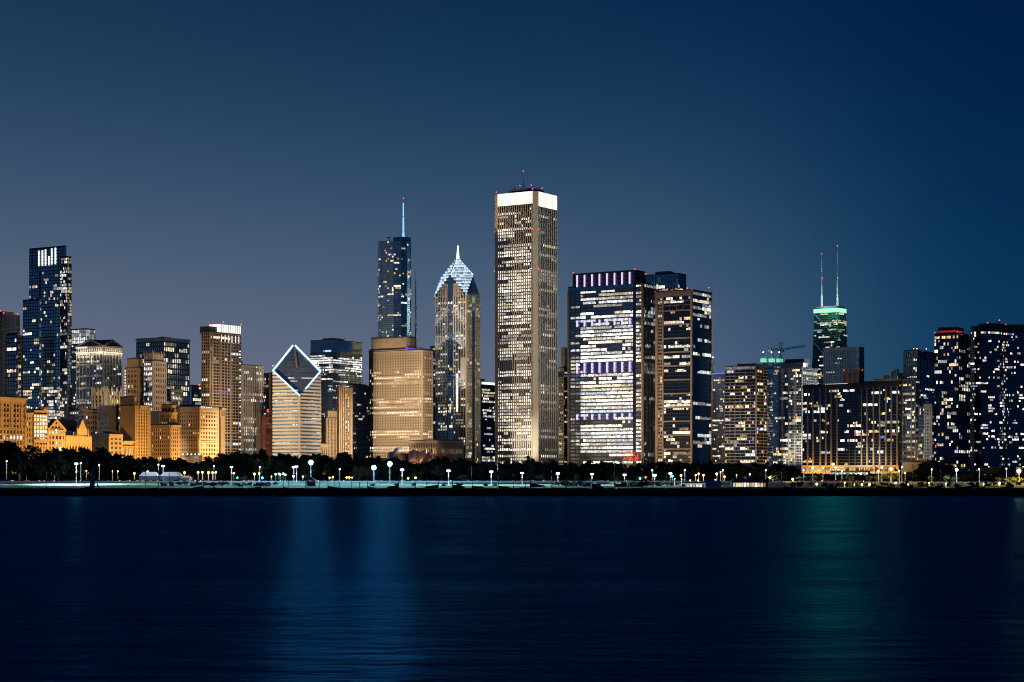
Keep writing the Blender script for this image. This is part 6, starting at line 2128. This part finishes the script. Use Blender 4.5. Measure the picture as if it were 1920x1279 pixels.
SB = [sailboat_proto(0), sailboat_proto(1)]
fs = [True, True]
for i, (px, sc_) in enumerate(((40, .8), (87, .95), (240, .7), (273, .9), (297, 1.0), (318, .9), (382, 1.15), (399, 1.0), (417, .85), (455, .9), (472, .95), (490, 1.1), (501, .8), (531, .95), (541, .9), (573, .9), (599, .85), (615, 1.15), (628, .9), (636, 1.0), (659, .9), (674, .8), (689, 1.1), (703, .8), (748, 1.25), (779, .9), (800, .85), (822, 1.35), (848, 1.3), (885, 1.2), (934, 1.2), (963, .85), (985, 1.0), (994, 1.5), (1034, 1.0), (1062, .9), (1085, .85), (1121, .9), (1152, 1.5), (1166, .9), (1186, .85), (1205, 1.5), (1226, .9), (1250, .9), (1287, .8), (1345, .8), (1400, .9), (1431, 1.0), (1470, 1.1), (1509, 1.0), (1548, 1.15), (1569, 1.1), (1598, 1.0), (1641, 1.2), (1664, 1.1), (1712, 1.25), (1739, 1.1), (1764, 1.2), (1791, 1.1), (1806, 1.0), (1821, 1.2), (1846, 1.0), (1893, 1.1))):
    k = RG.choice((0, 1))
    if fs[k]:
        o = SB[k]; fs[k] = False
    else:
        o = copy_tree(SB[k])
    Y = RG.uniform(885, 955)
    a = RG.choice((0, math.pi)) + RG.uniform(-.5, .5)
    o.location = (xpx(px, Y) - .95 * sc_ * math.cos(a), Y, 0)
    o.rotation_euler = (0, 0, a)
    o.scale = (sc_ * 1.02,) * 3
    place(o, px, ('white' if k == 0 else 'navy') + '-hulled sailboat with furled sail')
# one yacht still carries its grey sails
o = copy_tree(SB[0])
Y = 930
o.location = (xpx(173.5, Y), Y, 0); o.rotation_euler = (0, 0, .15); o.scale = (1.15, 1.15, 1.15)
o['label'] = 'yacht with its tall grey sail still hoisted before the corner block'
m = MB()
for k in range(8):
    z0, z1 = 2.6 + k * 1.25, 2.6 + (k + 1) * 1.25
    def wd(z):
        return 1.9 * (1 - (z - 2.6) / 10.2) ** .7 + .2
    for s_ in (.1, -.1):
        p = [(.7, s_ * .3, z0), (.7 - wd(z0), s_ + .25 * math.sin(k), z0), (.7 - wd(z1), s_ + .25 * math.sin(k + 1), z1), (.7, s_ * .3, z1)]
        m.poly(p if s_ > 0 else p[::-1])
m.build('mainsail', 'grey_canvas', o)
m = MB()
for s_ in (.1, -.1):
    p = [(3.6, s_, 1.8), (2.4, s_ + .4, 2.2), (1.2, s_, 6.0)]
    m.poly(p if s_ > 0 else p[::-1])
m.build('jib_sail', 'grey_canvas', o)


def motorboat(px, Y, sc_, label, fly):
    o = thing('motorboat', label, 'motorboat', (xpx(px, Y), Y, 0), 'motorboats behind the breakwater', RG.choice((0.2, 3.0)))
    o.scale = (sc_,) * 3
    st = [(-4.5, 1.5, 1.2), (-2, 1.6, 1.25), (1.5, 1.5, 1.5), (3.6, .9, 1.8), (4.9, .05, 2.0)]
    m = MB()
    for (xa, wa, ha), (xb, wb, hb) in zip(st, st[1:]):
        for s_ in (-1, 1):
            a, b_, c, d = (xa, s_ * wa, ha), (xb, s_ * wb, hb), (xb, s_ * wb * .6, -.3), (xa, s_ * wa * .6, -.3)
            m.quad(*((a, b_, c, d) if s_ > 0 else (d, c, b_, a)))
        m.quad((xa, -wa, ha), (xb, -wb, hb), (xb, wb, hb), (xa, wa, ha))
    m.quad((-4.5, -1.5, 1.2), (-4.5, 1.5, 1.2), (-4.5, .9, -.3), (-4.5, -.9, -.3))
    m.build('hull', 'navy_canvas', o)
    m = MB(); m.hexa([(-3, -1.2, 1.25), (2.2, -1.0, 1.5), (2.2, 1.0, 1.5), (-3, 1.2, 1.25), (-2.6, -1.0, 2.7), (.8, -.85, 2.7), (.8, .85, 2.7), (-2.6, 1.0, 2.7)]); m.build('cabin', 'glass_black', o)
    if fly:
        m = MB()
        for x in (-2.4, .2):
            for y in (-.8, .8):
                m.tube((x, y, 2.7), (x, y, 4.5), .06, None, 4)
        m.build('flybridge_frame', 'dark_metal', o)
        m = MB(); m.box(-3.0, 1.0, -1.1, 1.1, 4.5, 4.7); m.build('canopy', 'navy_canvas', o)
        m = MB(); m.box(-2.6, .4, -.9, .9, 2.71, 3.4); m.build('flybridge', 'navy_canvas', o)
    return o


motorboat(1123, 935, 1.5, 'dark cruiser with raised flybridge canopy before the violet-finned slab', True)
motorboat(1142, 930, 1.25, 'dark covered motorboat just right of the flybridge cruiser', False)
motorboat(805, 935, 1.2, 'dark flybridge motorboat before the low ribbed annex', True)
motorboat(28, 940, 1.0, 'dark low motorboat near the left edge of the harbour', False)
motorboat(1322, 940, 1.0, 'dark low motorboat before the glowing harbour kiosk', False)
motorboat(925, 945, 1.0, 'dark low motorboat left of the ribbed marble tower', False)

# ---- tents, gazebo, harbour house, kiosk
def tent(px0, px1, Y, eave, ridge, label):
    x0, x1 = xpx(px0, Y), xpx(px1, Y)
    o = thing('marquee_tent', label, 'tent', ((x0 + x1) / 2, Y, gz(Y)), 'white marquees beside the road')
    w_ = (x1 - x0) / 2
    g = gz(Y)
    ze, zr = zpx(eave, Y) - g, zpx(ridge, Y) - g
    m = MB(); m.box(-w_, w_, -5, 5, 0, ze); m.build('tent_wall', 'white_canvas', o)
    m = MB()
    m.quad((-w_ - .3, -5.4, ze), (w_ + .3, -5.4, ze), (w_ * .75, 0, zr), (-w_ * .75, 0, zr)); m.quad((w_ + .3, 5.4, ze), (-w_ - .3, 5.4, ze), (-w_ * .75, 0, zr), (w_ * .75, 0, zr))
    m.poly([(-w_ - .3, 5.4, ze), (-w_ - .3, -5.4, ze), (-w_ * .75, 0, zr)]); m.poly([(w_ + .3, -5.4, ze), (w_ + .3, 5.4, ze), (w_ * .75, 0, zr)])
    m.build('tent_roof', 'white_canvas', o)
    m = MB()
    for i in range(9):
        x = -w_ + 2 * w_ * i / 8
        m.box(x - .08, x + .08, -5.12, -5.01, 0, ze)
    m.build('tent_frame', 'steel', o)


tent(264, 297, 1192, 892.5, 885, 'cream peaked marquee lit by amber lamps below the blank-sided stone tower')
tent(303, 341, 1194, 893, 885, 'long white marquee below the arcaded penthouse block')
tent(341, 358, 1193, 896, 892, 'small low white marquee at the end of the long one')
Y = 1050
o = thing('gazebo', 'pale blue gazebo with a pyramid roof beneath the brightest floodlight', 'gazebo', (xpx(583.5, Y), Y, gz(Y)))
m = MB()
for a, b_ in (((-3.2, -3.2), (3.2, -3.2)), ((3.2, -3.2), (3.2, 3.2)), ((3.2, 3.2), (-3.2, 3.2)), ((-3.2, 3.2), (-3.2, -3.2))):
    m.poly([(a[0], a[1], 2.9), (b_[0], b_[1], 2.9), (0, 0, 5.0)])
m.build('roof', 'white_canvas', o)
for x in (-2.4, 2.4):
    for y in (-2.4, 2.4):
        m = MB(); m.tube((x, y, 0), (x, y, 2.9), .16, None, 6); m.build('post', 'pole_white', o)
m = MB(); m.box(-2.3, 2.3, -1.6, 2.3, 0, 2.6); m.build('kiosk_wall', 'white_canvas', o)
Y = 1012
o = thing('harbour_house', 'long low dark harbour house with glowing glazed rooms on the waterfront', 'house', (xpx(1406, Y), Y, 2.8))
x0, x1 = xpx(1373, Y) - o.location.x, xpx(1440, Y) - o.location.x
m = MB(); m.box(x0, x1, 0, 9, 0, 3.2); m.build('wall', 'dark_concrete', o)
rf = MB(); rf.hexa([(x0 - 1, -1.2, 3.2), (x1 + 1, -1.2, 3.2), (x1 + 1, 10, 3.2), (x0 - 1, 10, 3.2), (x0 + 1.5, 3, 5.0), (x1 - 1.5, 3, 5.0), (x1 - 1.5, 6, 5.0), (x0 + 1.5, 6, 5.0)])
rf.build('roof', 'slate_roof', o)
m = MB(); m.box(-2.5, 0.5, -1, 4, 3.2, 6.2); m.build('chimney', 'dark_concrete', o)
rr = random.Random(3)
xw = x0 + .4
while xw < x1 - 1.6:
    g = rr.choice((.15, .4, .9, 1.3, .7))
    c = rr.choice((WW, WH, CW, AM))
    m = MB(); m.quad((xw, -.06, .6), (xw + 1.2, -.06, .6), (xw + 1.2, -.06, 2.7), (xw, -.06, 2.7), tuple(q * g for q in c)); m.build('window', 'lit_pane', o)
    m = MB(); m.box(xw + 1.22, xw + 1.36, -.12, 0, 0, 3.1); m.build('window_post', 'pole_white', o)
    xw += 1.45
Y = 1010
o = thing('kiosk', 'flat-roofed harbour kiosk with a string of warm eave lights', 'kiosk', (xpx(1302, Y), Y, 2.8))
m = MB(); m.box(-4.6, 4.6, 0, 4, 0, 2.2); m.build('wall', 'white_concrete', o)
m = MB(); m.hexa([(-6.2, -.8, 2.2), (6, -.8, 2.2), (6, 4.6, 2.2), (-6.2, 4.6, 2.2), (-4.6, 1, 3.0), (5, 1, 3.0), (5, 3, 3.0), (-4.6, 3, 3.0)]); m.build('roof', 'slate_roof', o)
m = MB(); m.box(-6.2, 6, -.9, -.8, 2.1, 2.25); m.build('eave_light', 'crown_warm', o)
for i in range(5):
    g = .4 + .5 * rr.random()
    m = MB(); m.quad((-4.2 + i * 1.7, -.06, .5), (-2.9 + i * 1.7, -.06, .5), (-2.9 + i * 1.7, -.06, 1.9), (-4.2 + i * 1.7, -.06, 1.9), (g, g * .9, g * .7)); m.build('window', 'lit_pane', o)
Y = 1014
o = thing('boat_shed', 'pale peaked boat shed right of the glowing kiosk', 'shed', (xpx(1337, Y), Y, 2.8))
m = MB(); m.box(-4, 4, 0, 6, 0, 1.8); m.build('wall', 'white_concrete', o)
m = MB(); m.quad((-5, -.6, 1.7), (5.5, -.6, 1.7), (3.5, 3, 3.9), (-3.8, 3, 3.9)); m.quad((5.5, 6.6, 1.7), (-5, 6.6, 1.7), (-3.8, 3, 3.9), (3.5, 3, 3.9)); m.build('roof', 'steel', o)
# white signal mast with yard arms by the harbour house
Y = 1020
o = thing('signal_mast', 'white flagstaff with slanting yard arms right of the harbour house', 'flagpole', (xpx(1465.5, Y), Y, 2.9))
m = MB(); m.tube((0, 0, 0), (0, 0, zpx(885, Y) - 2.9), .22, .14, 6); m.build('mast', 'pole_white', o)
for a, c in (((0, 0, 3.0), (-1.7, 0, 5.6)), ((-.2, 0, 3.2), (-2.2, 0, 4.2)), ((-1.7, 0, 5.6), (-2.2, 0, 3.2)), ((0, 0, 1.9), (-5, 0, 5.4))):
    m = MB(); m.tube(a, c, .14, None, 5); m.build('yard_arm', 'pole_white', o)
m = MB(); m.box(-.7, .5, -.3, .3, 1.6, 3.0); m.build('lookout_box', 'pole_white', o)

# ------------------------------------------------------------------ labels of the repeats: what each stands by, then its turn in the row
ORD = ['first', 'second', 'third', 'fourth', 'fifth', 'sixth', 'seventh', 'eighth', 'ninth', 'tenth', 'eleventh', 'twelfth', 'thirteenth', 'fourteenth', 'fifteenth', 'sixteenth', 'seventeenth', 'eighteenth', 'nineteenth', 'twentieth']
sets = {}
for o, px, ph, how in NAMED:
    sets.setdefault((ph, near(px)), []).append((px, o))
for (ph, nm), items in sets.items():
    items.sort(key=lambda t: t[0])
    n = len(items)
    for i, (px, o) in enumerate(items):
        if n == 1:
            o['label'] = f'{ph} below {nm}'
        elif i == 0:
            o['label'] = f'{ph} below {nm}, leftmost of {n}' if n > 2 else f'{ph} below {nm}, the left of two'
        elif i == n - 1:
            o['label'] = f'{ph} below {nm}, rightmost of {n}' if n > 2 else f'{ph} below {nm}, the right of two'
        else:
            o['label'] = f'{ph} below {nm}, {ORD[min(i, 19)]} from the left'
